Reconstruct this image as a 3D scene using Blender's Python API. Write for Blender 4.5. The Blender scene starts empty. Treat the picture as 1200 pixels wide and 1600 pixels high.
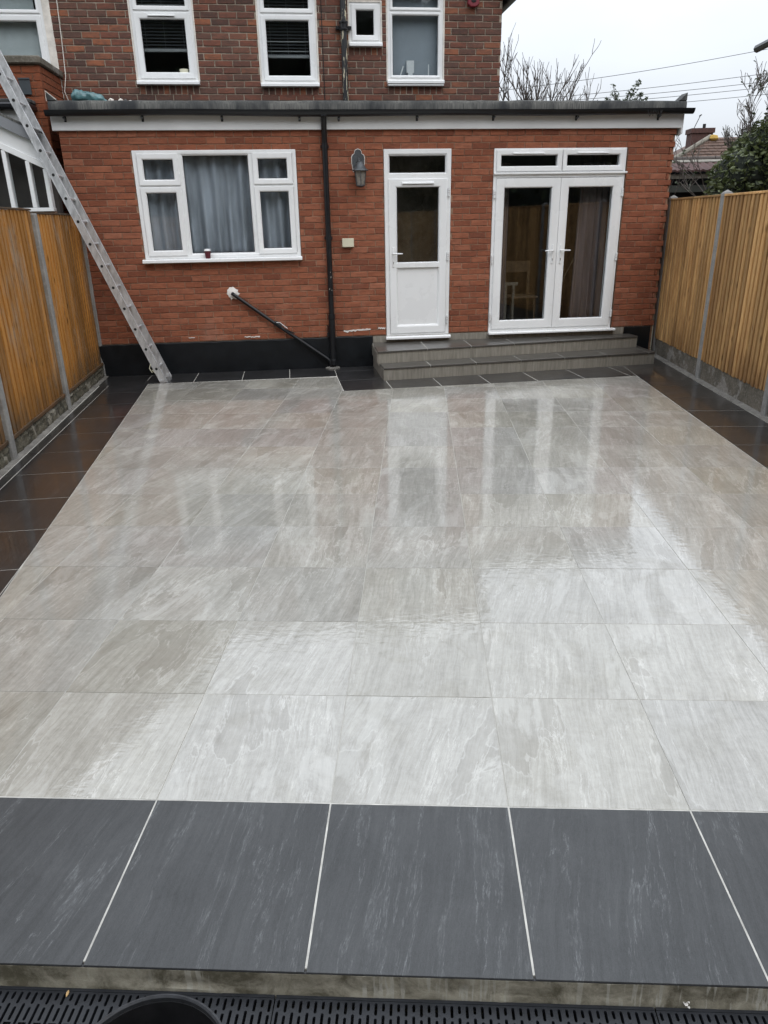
import bpy, bmesh, math, random
from mathutils import Vector, Matrix, Euler
random.seed(7)
R = math.radians
S = bpy.context.scene
C = S.collection

# ------------------------------------------------------------------ camera
CAM_H = 1.8335
yaw, pitch, roll, fpx = -0.051111, 0.382375, -0.018229, 1130.63
def cam_axes():
    cy, sy, cp, sp = math.cos(yaw), math.sin(yaw), math.cos(pitch), math.sin(pitch)
    fw = Vector((sy*cp, cy*cp, -sp)); rt = Vector((cy, -sy, 0)); up = rt.cross(fw)
    c, s = math.cos(roll), math.sin(roll)
    return rt*c + up*s, -rt*s + up*c, fw
rt, up, fw = cam_axes()
cam = bpy.data.objects.new('camera', bpy.data.cameras.new('camera'))
C.objects.link(cam)
cam.matrix_world = Matrix(((rt.x, up.x, -fw.x, 0), (rt.y, up.y, -fw.y, 0), (rt.z, up.z, -fw.z, CAM_H), (0, 0, 0, 1)))
cam.data.sensor_fit = 'VERTICAL'; cam.data.sensor_height = 36.0; cam.data.lens = fpx/1600*36.0
cam.data.clip_start = 0.05; cam.data.clip_end = 2000
S.camera = cam

# ------------------------------------------------------------------ sky, sun, exposure
SUN_EL, SUN_AZ = R(48), R(150)      # azimuth clockwise from +Y
W = bpy.data.worlds.new('World'); S.world = W; W.use_nodes = True
nt = W.node_tree; nt.nodes.clear()
wo = nt.nodes.new('ShaderNodeOutputWorld'); bg = nt.nodes.new('ShaderNodeBackground')
sky = nt.nodes.new('ShaderNodeTexSky'); sky.sky_type = 'NISHITA'; sky.sun_disc = False
sky.sun_elevation = SUN_EL; sky.sun_rotation = SUN_AZ; sky.air_density = 1.5; sky.dust_density = 4.0
tc = nt.nodes.new('ShaderNodeTexCoord'); sx = nt.nodes.new('ShaderNodeSeparateXYZ')
mr = nt.nodes.new('ShaderNodeMapRange'); mr.inputs[1].default_value = 0.0; mr.inputs[2].default_value = 1.0
mr.inputs[3].default_value = 4.9; mr.inputs[4].default_value = 18.0
cl = nt.nodes.new('ShaderNodeTexNoise'); cl.inputs['Scale'].default_value = 2.4; cl.inputs['Detail'].default_value = 5
mp = nt.nodes.new('ShaderNodeMapping'); mp.inputs['Scale'].default_value = (1, 1, 2.4)
cr = nt.nodes.new('ShaderNodeMapRange'); cr.inputs[1].default_value = 0.3; cr.inputs[2].default_value = 0.7
cr.inputs[3].default_value = 0.90; cr.inputs[4].default_value = 1.06
mul = nt.nodes.new('ShaderNodeMath'); mul.operation = 'MULTIPLY'
vm = nt.nodes.new('ShaderNodeVectorMath'); vm.operation = 'SCALE'; vm.inputs[0].default_value = (0.93, 0.985, 1.065)
mx = nt.nodes.new('ShaderNodeMix'); mx.data_type = 'RGBA'; mx.inputs[0].default_value = 0.92
L = nt.links.new
L(tc.outputs['Generated'], sx.inputs[0]); L(sx.outputs['Z'], mr.inputs[0])
L(tc.outputs['Generated'], mp.inputs[0]); L(mp.outputs[0], cl.inputs['Vector']); L(cl.outputs['Fac'], cr.inputs[0])
L(mr.outputs[0], mul.inputs[0]); L(cr.outputs[0], mul.inputs[1]); L(mul.outputs[0], vm.inputs['Scale'])
L(sky.outputs[0], mx.inputs[6]); L(vm.outputs[0], mx.inputs[7]); L(mx.outputs[2], bg.inputs[0])
bg.inputs[1].default_value = 0.1
L(bg.outputs[0], wo.inputs[0])
sun = bpy.data.objects.new('sun', bpy.data.lights.new('sun', 'SUN')); C.objects.link(sun)
sun.data.energy = 0.5; sun.data.angle = R(40); sun.data.color = (1, 0.97, 0.93)
sd = Vector((math.sin(SUN_AZ)*math.cos(SUN_EL), math.cos(SUN_AZ)*math.cos(SUN_EL), math.sin(SUN_EL)))
sun.rotation_euler = sd.to_track_quat('Z', 'Y').to_euler(); sun.location = (0, -5, 20)
vs = S.view_settings; vs.view_transform = 'Standard'; vs.look = 'None'; vs.exposure = 0.58; vs.gamma = 1.0; vs.use_curve_mapping = False
S.cycles.max_bounces = 7; S.cycles.transparent_max_bounces = 16; S.cycles.diffuse_bounces = 4; S.cycles.glossy_bounces = 4
S.cycles.use_denoising = True; S.cycles.denoising_input_passes = 'RGB_ALBEDO_NORMAL'; S.cycles.denoising_prefilter = 'ACCURATE'; S.cycles.sample_clamp_indirect = 8; S.cycles.caustics_reflective = False

# ------------------------------------------------------------------ helpers
class NT:
    def __init__(s, name):
        s.m = bpy.data.materials.new(name); s.m.use_nodes = True
        s.t = s.m.node_tree; s.b = s.t.nodes['Principled BSDF']; s.o = s.t.nodes['Material Output']
    def n(s, ty, **kw):
        x = s.t.nodes.new('ShaderNode'+ty)
        for k, v in kw.items(): setattr(x, k, v)
        return x
    def l(s, a, b): s.t.links.new(a, b)
    def put(s, sock, v):
        if isinstance(v, bpy.types.NodeSocket): s.l(v, sock)
        else: sock.default_value = v
    def math(s, op, a, b=0.0, c=0.0):
        x = s.n('Math', operation=op); s.put(x.inputs[0], a); s.put(x.inputs[1], b); s.put(x.inputs[2], c); return x.outputs[0]
    def mix(s, f, a, b, mode='MIX'):
        x = s.n('Mix', data_type='RGBA', blend_type=mode); s.put(x.inputs[0], f)
        for i, v in ((6, a), (7, b)): s.put(x.inputs[i], v if isinstance(v, bpy.types.NodeSocket) or len(v) == 4 else (*v, 1))
        return x.outputs[2]
    def mapr(s, v, a, b, c=0.0, d=1.0, smooth=False):
        x = s.n('MapRange'); x.clamp = True
        if smooth: x.interpolation_type = 'SMOOTHSTEP'
        s.put(x.inputs[0], v)
        for i, k in ((1, a), (2, b), (3, c), (4, d)): s.put(x.inputs[i], k)
        return x.outputs[0]
    def coords(s, kind='Object'): return s.n('TexCoord').outputs[kind]
    def pos(s): return s.n('NewGeometry').outputs['Position']
    def rnd(s): return s.n('ObjectInfo').outputs['Random']
    def vadd(s, a, b):
        x = s.n('VectorMath', operation='ADD'); s.put(x.inputs[0], a); s.put(x.inputs[1], b); return x.outputs[0]
    def vscale(s, a, f):
        x = s.n('VectorMath', operation='SCALE'); s.put(x.inputs[0], a); s.put(x.inputs['Scale'], f); return x.outputs[0]
    def map(s, v, sc=(1, 1, 1), rot=(0, 0, 0)):
        x = s.n('Mapping'); s.l(v, x.inputs[0]); x.inputs['Scale'].default_value = sc; x.inputs['Rotation'].default_value = rot; return x.outputs[0]
    def noise(s, v, sc, det=4, ro=0.55, dist=0.0, out='Fac'):
        x = s.n('TexNoise'); s.l(v, x.inputs['Vector']); x.inputs['Scale'].default_value = sc; x.inputs['Detail'].default_value = det
        x.inputs['Roughness'].default_value = ro; x.inputs['Distortion'].default_value = dist; return x.outputs[out]
    def bump(s, h, st=0.3, d=0.01, prev=None):
        x = s.n('Bump'); s.l(h, x.inputs['Height']); x.inputs['Strength'].default_value = st; x.inputs['Distance'].default_value = d
        if prev is not None: s.l(prev, x.inputs['Normal'])
        return x.outputs[0]
    def set(s, **kw):
        for k, v in kw.items():
            k = {'color': 'Base Color', 'rough': 'Roughness', 'metal': 'Metallic', 'normal': 'Normal', 'spec': 'Specular IOR Level'}.get(k, k)
            if k == 'Base Color' and not isinstance(v, bpy.types.NodeSocket) and len(v) == 3: v = (*v, 1)
            s.put(s.b.inputs[k], v)
        return s.m

class MB:
    def __init__(s): s.v = []; s.f = []
    def add(s, vs, fs):
        o = len(s.v); s.v += [tuple(p) for p in vs]; s.f += [tuple(i+o for i in f) for f in fs]; return s
    def box(s, x0, x1, y0, y1, z0, z1):
        return s.add([(x0,y0,z0),(x1,y0,z0),(x1,y1,z0),(x0,y1,z0),(x0,y0,z1),(x1,y0,z1),(x1,y1,z1),(x0,y1,z1)],
                     [(0,3,2,1),(4,5,6,7),(0,1,5,4),(1,2,6,5),(2,3,7,6),(3,0,4,7)])
    def hexa(s, p):            # 8 points: bottom ring 4 (ccw from above), top ring 4
        return s.add(p, [(0,3,2,1),(4,5,6,7),(0,1,5,4),(1,2,6,5),(2,3,7,6),(3,0,4,7)])
    def prism_y(s, pts, y0, y1):   # pts (x,z) ccw seen from -y
        n = len(pts)
        return s.add([(x,y0,z) for x,z in pts]+[(x,y1,z) for x,z in pts],
                     [tuple(range(n)), tuple(range(2*n-1, n-1, -1))]+[(i, i+n, (i+1)%n+n, (i+1)%n) for i in range(n)])
    def prism_z(s, pts, z0, z1):   # pts (x,y) ccw from above
        n = len(pts)
        return s.add([(x,y,z0) for x,y in pts]+[(x,y,z1) for x,y in pts],
                     [tuple(range(n-1,-1,-1)), tuple(range(n, 2*n))]+[(i, (i+1)%n, (i+1)%n+n, i+n) for i in range(n)])
    def prism_x(s, pts, x0, x1):   # pts (y,z)
        n = len(pts)
        return s.add([(x0,y,z) for y,z in pts]+[(x1,y,z) for y,z in pts],
                     [tuple(range(n-1,-1,-1)), tuple(range(n, 2*n))]+[(i, (i+1)%n, (i+1)%n+n, i+n) for i in range(n)])
    def tube(s, path, r, n=10, cap=True):
        P = [Vector(p) for p in path]; rs = r if isinstance(r, (list, tuple)) else [r]*len(P)
        base = len(s.v); prev = None
        for i, p in enumerate(P):
            d = ((P[min(i+1, len(P)-1)]-P[max(i-1, 0)])).normalized()
            a = (Vector((0,0,1)) if abs(d.z) < 0.9 else Vector((1,0,0))) if prev is None else prev
            a = (a-d*a.dot(d)).normalized(); b = d.cross(a); prev = a
            for k in range(n):
                t = 2*math.pi*k/n; s.v.append(tuple(p+(a*math.cos(t)+b*math.sin(t))*rs[i]))
        for i in range(len(P)-1):
            for k in range(n):
                q = base+i*n; s.f.append((q+k, q+(k+1)%n, q+n+(k+1)%n, q+n+k))
        if cap:
            s.f.append(tuple(base+k for k in range(n-1,-1,-1))); q = base+(len(P)-1)*n; s.f.append(tuple(q+k for k in range(n)))
        return s
    def lathe(s, prof, c=(0,0,0), n=20, sq=1.0):
        base = len(s.v)
        for r, z in prof:
            for k in range(n):
                t = 2*math.pi*(k+0.5)/n; s.v.append((c[0]+r*math.cos(t), c[1]+r*sq*math.sin(t), c[2]+z))
        for i in range(len(prof)-1):
            for k in range(n):
                q = base+i*n; s.f.append((q+k, q+(k+1)%n, q+n+(k+1)%n, q+n+k))
        return s
    def ring(s, u0, u1, z0, z1, prof):   # mitred rectangular frame in xz; prof = (inset, y)
        base = len(s.v)
        for i, y in prof:
            s.v += [(u0+i,y,z0+i),(u1-i,y,z0+i),(u1-i,y,z1-i),(u0+i,y,z1-i)]
        for j in range(len(prof)-1):
            for k in range(4):
                q = base+4*j; s.f.append((q+k, q+(k+1)%4, q+4+(k+1)%4, q+4+k))
        return s
    def build(s, name, mat, parent=None, smooth=False, bevel=0.0, loc=None, rot=None, seg=1, kind=None):
        me = bpy.data.meshes.new(name); me.from_pydata(s.v, [], s.f); me.update()
        bm = bmesh.new(); bm.from_mesh(me); bmesh.ops.recalc_face_normals(bm, faces=bm.faces); bm.to_mesh(me); bm.free()
        if isinstance(mat, (list, tuple)):
            for m in mat: me.materials.append(m)
        elif mat: me.materials.append(mat)
        return link(name, me, parent, smooth, bevel, loc, rot, seg, kind)

def link(name, me, parent=None, smooth=False, bevel=0.0, loc=None, rot=None, seg=1, kind=None):
    o = bpy.data.objects.new(name, me); C.objects.link(o)
    if parent: o.parent = parent
    if loc is not None: o.location = loc
    if rot is not None: o.rotation_euler = rot
    if smooth:
        me.polygons.foreach_set('use_smooth', [True]*len(me.polygons))
        try: me.set_sharp_from_angle(angle=R(38))
        except Exception: pass
    if bevel:
        b = o.modifiers.new('bevel', 'BEVEL'); b.width = bevel; b.segments = seg; b.limit_method = 'ANGLE'; b.angle_limit = R(35)
    if kind: o['kind'] = kind
    return o
def empty(name, loc=(0,0,0), rotz=0.0, parent=None):
    o = bpy.data.objects.new(name, None); C.objects.link(o); o.empty_display_size = 0.1
    o.location = loc; o.rotation_euler = (0, 0, rotz)
    if parent: o.parent = parent
    return o
def tag(o, label, cat, group=None):
    o['label'] = label; o['category'] = cat
    if group: o['group'] = group
    return o
def thing(name, label, cat, loc=(0,0,0), rotz=0.0, group=None): return tag(empty(name, loc, rotz), label, cat, group)

A = R(9.6); CY = 10.0      # the extension's rear wall: u to the right along it, w out of it towards the camera
def HW(u, w, z): return (u*math.cos(A)+w*math.sin(A), CY+u*math.sin(A)-w*math.cos(A), z)
def HW2(u, w): return HW(u, w, 0)[:2]
def clip(poly, a, b, c):   # keep a*x+b*y<=c
    out = []
    for i in range(len(poly)):
        p, q = poly[i], poly[(i+1) % len(poly)]
        dp, dq = a*p[0]+b*p[1]-c, a*q[0]+b*q[1]-c
        if dp <= 0: out.append(p)
        if (dp < 0 < dq) or (dq < 0 < dp):
            t = dp/(dp-dq); out.append((p[0]+(q[0]-p[0])*t, p[1]+(q[1]-p[1])*t))
    return out
def area(p): return 0.5*sum(p[i][0]*p[(i+1)%len(p)][1]-p[(i+1)%len(p)][0]*p[i][1] for i in range(len(p)))

# ------------------------------------------------------------------ materials
def simple(name, col, rough=0.5, metal=0.0, var=0.12, sc=6, bump=0.0, bsc=60, spec=0.5, coat=0.0):
    k = NT(name); v = k.coords()
    n = k.noise(v, sc, 5, 0.6)
    f = k.mapr(n, 0.3, 0.7, 1-var, 1+var)
    x = k.n('VectorMath', operation='SCALE'); x.inputs[0].default_value = col; k.l(f, x.inputs['Scale'])
    k.set(color=x.outputs[0], rough=k.mapr(n, 0.2, 0.8, max(0.02, rough-0.08), min(1, rough+0.08)), metal=metal, spec=spec)
    if coat: k.set(**{'Coat Weight': coat, 'Coat Roughness': 0.1})
    if bump: k.set(normal=k.bump(k.noise(v, bsc, 4), bump, 0.004))
    return k.m

def tile_coords(k, r, base, spread, warp):
    ofs = k.n('CombineXYZ'); k.l(k.math('MULTIPLY', r, 91.0), ofs.inputs[0]); k.l(k.math('MULTIPLY', r, 57.0), ofs.inputs[1])
    v = k.vadd(k.coords(), ofs.outputs[0])
    vr = k.n('VectorRotate', rotation_type='Z_AXIS'); k.l(v, vr.inputs['Vector'])
    k.l(k.mapr(k.math('FRACT', k.math('MULTIPLY', r, 13.3)), 0, 1, base-spread, base+spread), vr.inputs['Angle'])
    v = vr.outputs[0]
    w = k.noise(v, 2.3, 4, 0.55, 0.0, 'Color')
    ws = k.n('VectorMath', operation='SUBTRACT'); k.l(w, ws.inputs[0]); ws.inputs[1].default_value = (.5, .5, .5)
    return k.vadd(v, k.vscale(ws.outputs[0], warp))
def light_tile():
    k = NT('pale_quartz_porcelain'); r = k.rnd(); wp = k.pos()
    v = tile_coords(k, r, R(8), R(9), 0.055)
    st = k.noise(k.map(v, (17, 1.0, 1)), 2.6, 10, 0.74, 0.2)
    st2 = k.noise(k.map(v, (75, 4.5, 1)), 2.6, 8, 0.72, 0.2)
    gr = k.noise(v, 260, 3, 0.6)
    bl = k.noise(k.map(v, (3.0, 0.9, 1)), 1.6, 8, 0.66, 0.5)
    pn = k.noise(k.map(v, (2.6, 0.75, 1)), 1.2, 6, 0.55, 0.4)
    patch = k.mapr(pn, 0.575, 0.583)
    rim = k.mapr(k.math('ABSOLUTE', k.math('SUBTRACT', pn, 0.572)), 0.0, 0.006, 1, 0)
    lite = k.mapr(k.noise(k.map(v, (3.4, 0.8, 1)), 1.3, 9, 0.68, 0.5), 0.555, 0.60)
    ve = k.math('ABSOLUTE', k.math('SUBTRACT', k.noise(k.map(v, (5.0, 0.6, 1)), 1.8, 9, 0.68, 0.6), 0.5))
    vein = k.math('MULTIPLY', k.mapr(ve, 0.0, 0.010, 1, 0), k.mapr(bl, 0.48, 0.56))
    mo = k.noise(v, 30, 7, 0.72)
    f = k.math('ADD', k.math('ADD', k.mapr(st, 0.34, 0.66, 0, 0.46), k.mapr(mo, 0.36, 0.64, 0, 0.20)), k.mapr(st2, 0.36, 0.64, 0, 0.22))
    f = k.math('ADD', f, k.math('ADD', k.mapr(bl, 0.34, 0.66, 0, 0.30), k.mapr(gr, 0.3, 0.7, -0.06, 0.06)))
    c = k.mix(f, (0.168, 0.158, 0.132), (0.415, 0.405, 0.365))
    c = k.mix(k.math('MULTIPLY', patch, 0.36), c, (0.20, 0.188, 0.158))
    c = k.mix(k.math('MULTIPLY', lite, 0.34), c, (0.50, 0.495, 0.46))
    c = k.mix(k.math('MULTIPLY', k.math('MAXIMUM', vein, k.math('MULTIPLY', rim, 0.45)), 0.55), c, (0.62, 0.61, 0.575))
    tone = k.n('HueSaturation'); k.l(k.mapr(r, 0, 1, 0.90, 1.10), tone.inputs['Value']); k.l(c, tone.inputs['Color'])
    k.l(k.mapr(k.math('FRACT', k.math('MULTIPLY', r, 7.7)), 0, 1, 0.8, 1.25), tone.inputs['Saturation'])
    wet = k.mapr(k.noise(wp, 0.8, 4, 0.6, 0.6), 0.30, 0.50, 0.55, 1, True)
    film = k.mapr(k.noise(wp, 3.6, 6, 0.62, 1.0), 0.38, 0.46, 0.55, 1)
    wf = k.math('MULTIPLY', wet, film)
    n1 = k.bump(st, 0.14, 0.002)
    rip = k.math('ADD', k.noise(k.map(wp, (1, 1.8, 1)), 15, 2, 0.5, 1.0), k.math('MULTIPLY', st, 0.10))
    n2 = k.bump(rip, 0.105, 0.006)
    k.set(**{'Coat Weight': wf, 'Coat IOR': 1.68, 'Coat Roughness': k.mapr(wf, 0.32, 0.8, 0.035, 0.005), 'Coat Normal': n2})
    return k.set(color=tone.outputs[0], rough=0.30, normal=n1, spec=0.35)

def slate_tile(name, wet):
    k = NT(name); r = k.rnd(); wp = k.pos()
    v = tile_coords(k, r, R(6), R(7), 0.05)
    st = k.noise(k.map(v, (14, 1.0, 1)), 2.4, 10, 0.74, 0.3)
    fine = k.noise(k.map(v, (150, 30, 1)), 2.0, 5, 0.7)
    gr = k.noise(v, 330, 3, 0.65)
    bl = k.noise(v, 2.6, 7, 0.64, 0.5)
    ve = k.math('ABSOLUTE', k.math('SUBTRACT', k.noise(k.map(v, (4.2, 0.45, 1)), 1.7, 9, 0.68, 0.4), 0.5))
    ch = k.noise(k.map(v, (40, 10, 1)), 4, 6, 0.75)
    vein = k.math('MULTIPLY', k.math('MULTIPLY', k.mapr(ve, 0.0, 0.026, 1, 0), k.mapr(bl, 0.53, 0.66)), k.mapr(ch, 0.40, 0.60))
    thin = k.math('MULTIPLY', k.math('MULTIPLY', k.mapr(ve, 0.0, 0.009, 1, 0), k.mapr(ch, 0.36, 0.60)), k.mapr(st, 0.42, 0.6))
    f = k.math('ADD', k.math('ADD', k.mapr(st, 0.34, 0.68, 0, 0.45), k.mapr(fine, 0.32, 0.68, 0, 0.30)), k.math('ADD', k.mapr(bl, 0.38, 0.64, 0, 0.34), k.mapr(gr, 0.3, 0.7, -0.12, 0.16)))
    lo, hi = ((0.013, 0.013, 0.0135), (0.031, 0.0305, 0.031)) if wet else ((0.019, 0.0205, 0.0215), (0.066, 0.069, 0.071))
    c = k.mix(f, lo, hi)
    c = k.mix(k.math('MULTIPLY', k.math('MAXIMUM', vein, thin), 0.72), c, (0.21, 0.22, 0.225) if not wet else (0.07, 0.07, 0.075))
    if wet:
        wf = k.mapr(k.noise(wp, 1.6, 5, 0.6, 0.6), 0.36, 0.60, 0.25, 0.9)
        k.set(**{'Coat Weight': wf, 'Coat IOR': 1.36, 'Coat Roughness': k.mapr(wf, 0.3, .9, 0.10, 0.015), 'Coat Normal': k.bump(k.noise(wp, 17, 2), 0.05, 0.006)})
        return k.set(color=c, rough=0.28, normal=k.bump(st, 0.14, 0.002), spec=0.42)
    return k.set(color=c, rough=k.mapr(bl, 0.3, 0.7, 0.36, 0.50), normal=k.bump(gr, 0.10, 0.001, k.bump(fine, 0.14, 0.001, k.bump(st, 0.12, 0.002))), spec=0.40)

def brick_mat(name, cols, dark, stain=None, rnd_attr=True, streak=(6, 1, 40)):
    k = NT(name); r = k.rnd()
    if rnd_attr:
        at = k.n('Attribute'); at.attribute_name = 'rnd'; r = k.math('FRACT', k.math('ADD', r, at.outputs['Fac']))
    ofs = k.n('CombineXYZ'); k.l(k.math('MULTIPLY', r, 30.0), ofs.inputs[0]); k.l(k.math('MULTIPLY', r, 17.0), ofs.inputs[2])
    v = k.vadd(k.pos(), ofs.outputs[0])
    rp = k.n('ValToRGB'); k.l(r, rp.inputs[0]); e = rp.color_ramp.elements
    while len(e) < len(cols): e.new(0.5)
    for i, c in enumerate(cols): e[i].position = i/(len(cols)-1); e[i].color = (*c, 1)
    n = k.noise(k.map(v, (1.0, 1.0, 3.0)), 9, 8, 0.68)
    n2 = k.noise(v, 70, 5, 0.7)
    drag = k.noise(k.map(v, streak), 14, 4, 0.6)
    n3 = k.noise(k.map(v, (1.0, 1.0, 2.2)), 24, 5, 0.7)
    c = k.mix(k.mapr(n, 0.42, 0.64, 0.0, 0.62), rp.outputs[0], dark)
    c = k.mix(k.mapr(n3, 0.52, 0.66, 0.0, 0.32), c, tuple(x*1.45 for x in cols[2]))
    c = k.mix(k.mapr(n2, 0.55, 0.75, 0.0, 0.35), c, tuple(x*1.6 for x in cols[-1]))
    if stain is not None:   # lime bloom and dirt low on the wall, where the photograph has it
        wp = k.pos(); sz = k.n('SeparateXYZ'); k.l(wp, sz.inputs[0])
        low = k.mapr(sz.outputs['Z'], 0.45, 1.1, 1, 0.12)
        s = k.math('MULTIPLY', k.mapr(k.noise(k.map(wp, (1, 1, 0.45)), 3.1, 6, 0.65, 0.6), 0.52, 0.74), low)
        c = k.mix(k.math('MULTIPLY', s, 0.38), c, stain)
    h = k.math('ADD', n2, drag)
    return k.set(color=c, rough=0.82, normal=k.bump(h, 0.55, 0.004), spec=0.3)

def wood(name, lo, hi, white=0.0, grain=26, rough=0.7):
    k = NT(name); r = k.rnd()
    ofs = k.n('CombineXYZ'); k.l(k.math('MULTIPLY', r, 63.0), ofs.inputs[0]); k.l(k.math('MULTIPLY', r, 29.0), ofs.inputs[2])
    v = k.vadd(k.coords(), ofs.outputs[0])
    g = k.noise(k.map(v, (grain, grain, 1.0)), 2.2, 7, 0.62, 0.8)
    g2 = k.noise(k.map(v, (3, 3, 0.8)), 1.6, 4, 0.6)
    c = k.mix(k.mapr(g, 0.3, 0.7), lo, hi)
    c = k.mix(k.mapr(g2, 0.42, 0.72, 0, 0.45), c, tuple(x*0.55 for x in lo))
    vo = k.n('TexVoronoi'); k.l(k.map(v, (5, 5, 1.9)), vo.inputs['Vector']); vo.inputs['Scale'].default_value = 1.7
    knot = k.mapr(vo.outputs['Distance'], 0.06, 0.17, 1, 0)
    c = k.mix(k.math('MULTIPLY', knot, 0.75), c, tuple(x*0.28 for x in lo))
    hv = k.n('HueSaturation'); k.l(c, hv.inputs['Color']); k.l(k.mapr(r, 0, 1, 0.60, 1.22), hv.inputs['Value']); c = hv.outputs[0]
    wp = k.pos(); sz = k.n('SeparateXYZ'); k.l(wp, sz.inputs[0])
    if white:
        w1 = k.noise(k.map(wp, (1, 1, 0.42)), 3.0, 7, 0.72, 0.9)
        w2 = k.mapr(k.noise(k.map(wp, (6, 6, 1)), 3.0, 5, 0.7), 0.40, 0.62)
        w = k.math('MULTIPLY', k.mapr(w1, 0.49, 0.62), w2)
        c = k.mix(k.math('MULTIPLY', w, white), c, (0.36, 0.32, 0.26))
        c = k.mix(k.math('MULTIPLY', k.mapr(sz.outputs['Z'], 0.2, 0.5, 1, 0), k.mapr(w1, 0.4, 0.6, 0.25, 0.8)), c, (0.045, 0.035, 0.022))
    else:
        w1 = k.noise(k.map(wp, (1, 1, 0.5)), 2.2, 5, 0.6, 0.4)
        c = k.mix(k.math('MULTIPLY', k.mapr(w1, 0.48, 0.72), 0.55), c, (0.17, 0.075, 0.026))
        c = k.mix(k.math('MULTIPLY', k.mapr(sz.outputs['Z'], 0.2, 0.6, 0.55, 0), k.mapr(w1, 0.42, 0.62)), c, (0.13, 0.062, 0.024))
    return k.set(color=c, rough=rough, normal=k.bump(g, 0.25, 0.003), spec=0.35)

def concrete(name, base, hi, lo, splat=0.0, sc=5):
    k = NT(name); v = k.pos()
    n = k.noise(v, sc, 8, 0.7, 0.4); n2 = k.noise(v, sc*8, 6, 0.7)
    c = k.mix(k.mapr(n, 0.35, 0.65), lo, base)
    c = k.mix(k.mapr(n2, 0.5, 0.75, 0, 0.6), c, hi)
    h = k.math('ADD', n, n2)
    if splat:
        s = k.mapr(k.noise(v, 3.4, 8, 0.66, 0.7), 0.55, 0.60)
        c = k.mix(k.math('MULTIPLY', s, splat), c, k.mix(k.mapr(n2, 0.35, 0.65), tuple(x*0.6 for x in hi), hi)); h = k.math('ADD', h, k.math('MULTIPLY', s, 1.2))
    return k.set(color=c, rough=0.88, normal=k.bump(h, 0.5, 0.008), spec=0.3)

def glass(name='window_glass', tint=(0.93, 0.95, 0.955)):
    k = NT(name); k.t.nodes.remove(k.b)
    lw = k.n('LayerWeight'); lw.inputs[0].default_value = 0.5
    f5 = k.math('POWER', lw.outputs['Facing'], 4.0)
    fac = k.math('ADD', k.math('MULTIPLY', f5, 0.85), 0.045)
    tr = k.n('BsdfTransparent'); tr.inputs[0].default_value = (*tint, 1)
    gl = k.n('BsdfGlossy'); gl.inputs['Roughness'].default_value = 0.0; gl.inputs[0].default_value = (0.95, 0.97, 1, 1)
    k.l(k.bump(k.noise(k.pos(), 1.7, 2), 0.02, 0.02), gl.inputs['Normal'])
    ms = k.n('MixShader'); k.l(fac, ms.inputs[0]); k.l(tr.outputs[0], ms.inputs[1]); k.l(gl.outputs[0], ms.inputs[2]); k.l(ms.outputs[0], k.o.inputs[0])
    return k.m

def leaf_mat(name, a, b, rough=0.5):
    k = NT(name); at = k.n('Attribute'); at.attribute_name = 'rnd'
    c = k.mix(at.outputs['Fac'], a, b)
    k.set(color=c, rough=rough, spec=0.4)
    tl = k.n('BsdfTranslucent'); k.l(c, tl.inputs[0]); ms = k.n('MixShader'); ms.inputs[0].default_value = 0.25
    k.l(k.b.outputs[0], ms.inputs[1]); k.l(tl.outputs[0], ms.inputs[2]); k.l(ms.outputs[0], k.o.inputs[0])
    return k.m

M = {}
M['light'] = light_tile()
M['slate_wet'] = slate_tile('dark_slate_porcelain_wet', True)
M['slate'] = slate_tile('dark_slate_porcelain_damp', False)
M['grout'] = simple('pale_grout', (0.44, 0.43, 0.395), 0.75, var=0.3, sc=16)
M['grout_grey'] = simple('grey_grout', (0.42, 0.41, 0.37), 0.7, var=0.25, sc=3)
M['brick'] = brick_mat('rustic_red_brick', [(0.165,0.054,0.030), (0.215,0.069,0.036), (0.280,0.094,0.048), (0.320,0.114,0.061), (0.240,0.077,0.039), (0.350,0.136,0.078)], (0.135,0.045,0.026), (0.42,0.30,0.24))
M['mortar'] = concrete('brown_mortar', (0.36,0.22,0.145), (0.50,0.35,0.26), (0.16,0.09,0.06), sc=6)
M['brick_old'] = brick_mat('weathered_brown_brick', [(0.070,0.040,0.033), (0.145,0.062,0.044), (0.185,0.068,0.044), (0.100,0.056,0.044), (0.160,0.076,0.054), (0.290,0.105,0.052)], (0.065,0.044,0.037))
M['mortar_old'] = concrete('pale_lime_mortar', (0.42,0.36,0.285), (0.56,0.49,0.40), (0.20,0.165,0.13), sc=3)
M['brick_nb'] = brick_mat('orange_red_brick', [(0.20,0.058,0.025), (0.26,0.078,0.034), (0.23,0.068,0.030)], (0.10,0.040,0.024))
M['white'] = simple('white_upvc', (0.80, 0.81, 0.81), 0.28, var=0.03, sc=2)
M['white_old'] = simple('old_white_paint', (0.66, 0.62, 0.56), 0.6, var=0.22, sc=9, bump=0.2)
M['gasket'] = simple('black_gasket', (0.02, 0.02, 0.022), 0.6)
M['glass'] = glass()
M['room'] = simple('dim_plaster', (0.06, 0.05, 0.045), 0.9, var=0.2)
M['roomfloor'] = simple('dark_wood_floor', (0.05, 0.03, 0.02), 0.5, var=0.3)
M['black_paint'] = simple('black_bitumen_paint', (0.006, 0.0075, 0.0095), 0.42, var=0.3, bump=0.25, bsc=14, spec=0.35)
M['black_pvc'] = simple('black_pvc', (0.010, 0.011, 0.013), 0.34, var=0.25, spec=0.4)
M['fascia'] = simple('white_fascia', (0.72, 0.73, 0.73), 0.35, var=0.05, sc=3)
M['steel'] = simple('bright_metal', (0.62, 0.62, 0.62), 0.3, metal=1.0)
M['post'] = concrete('grey_concrete_post', (0.30,0.295,0.28), (0.42,0.41,0.39), (0.20,0.195,0.185))
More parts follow.
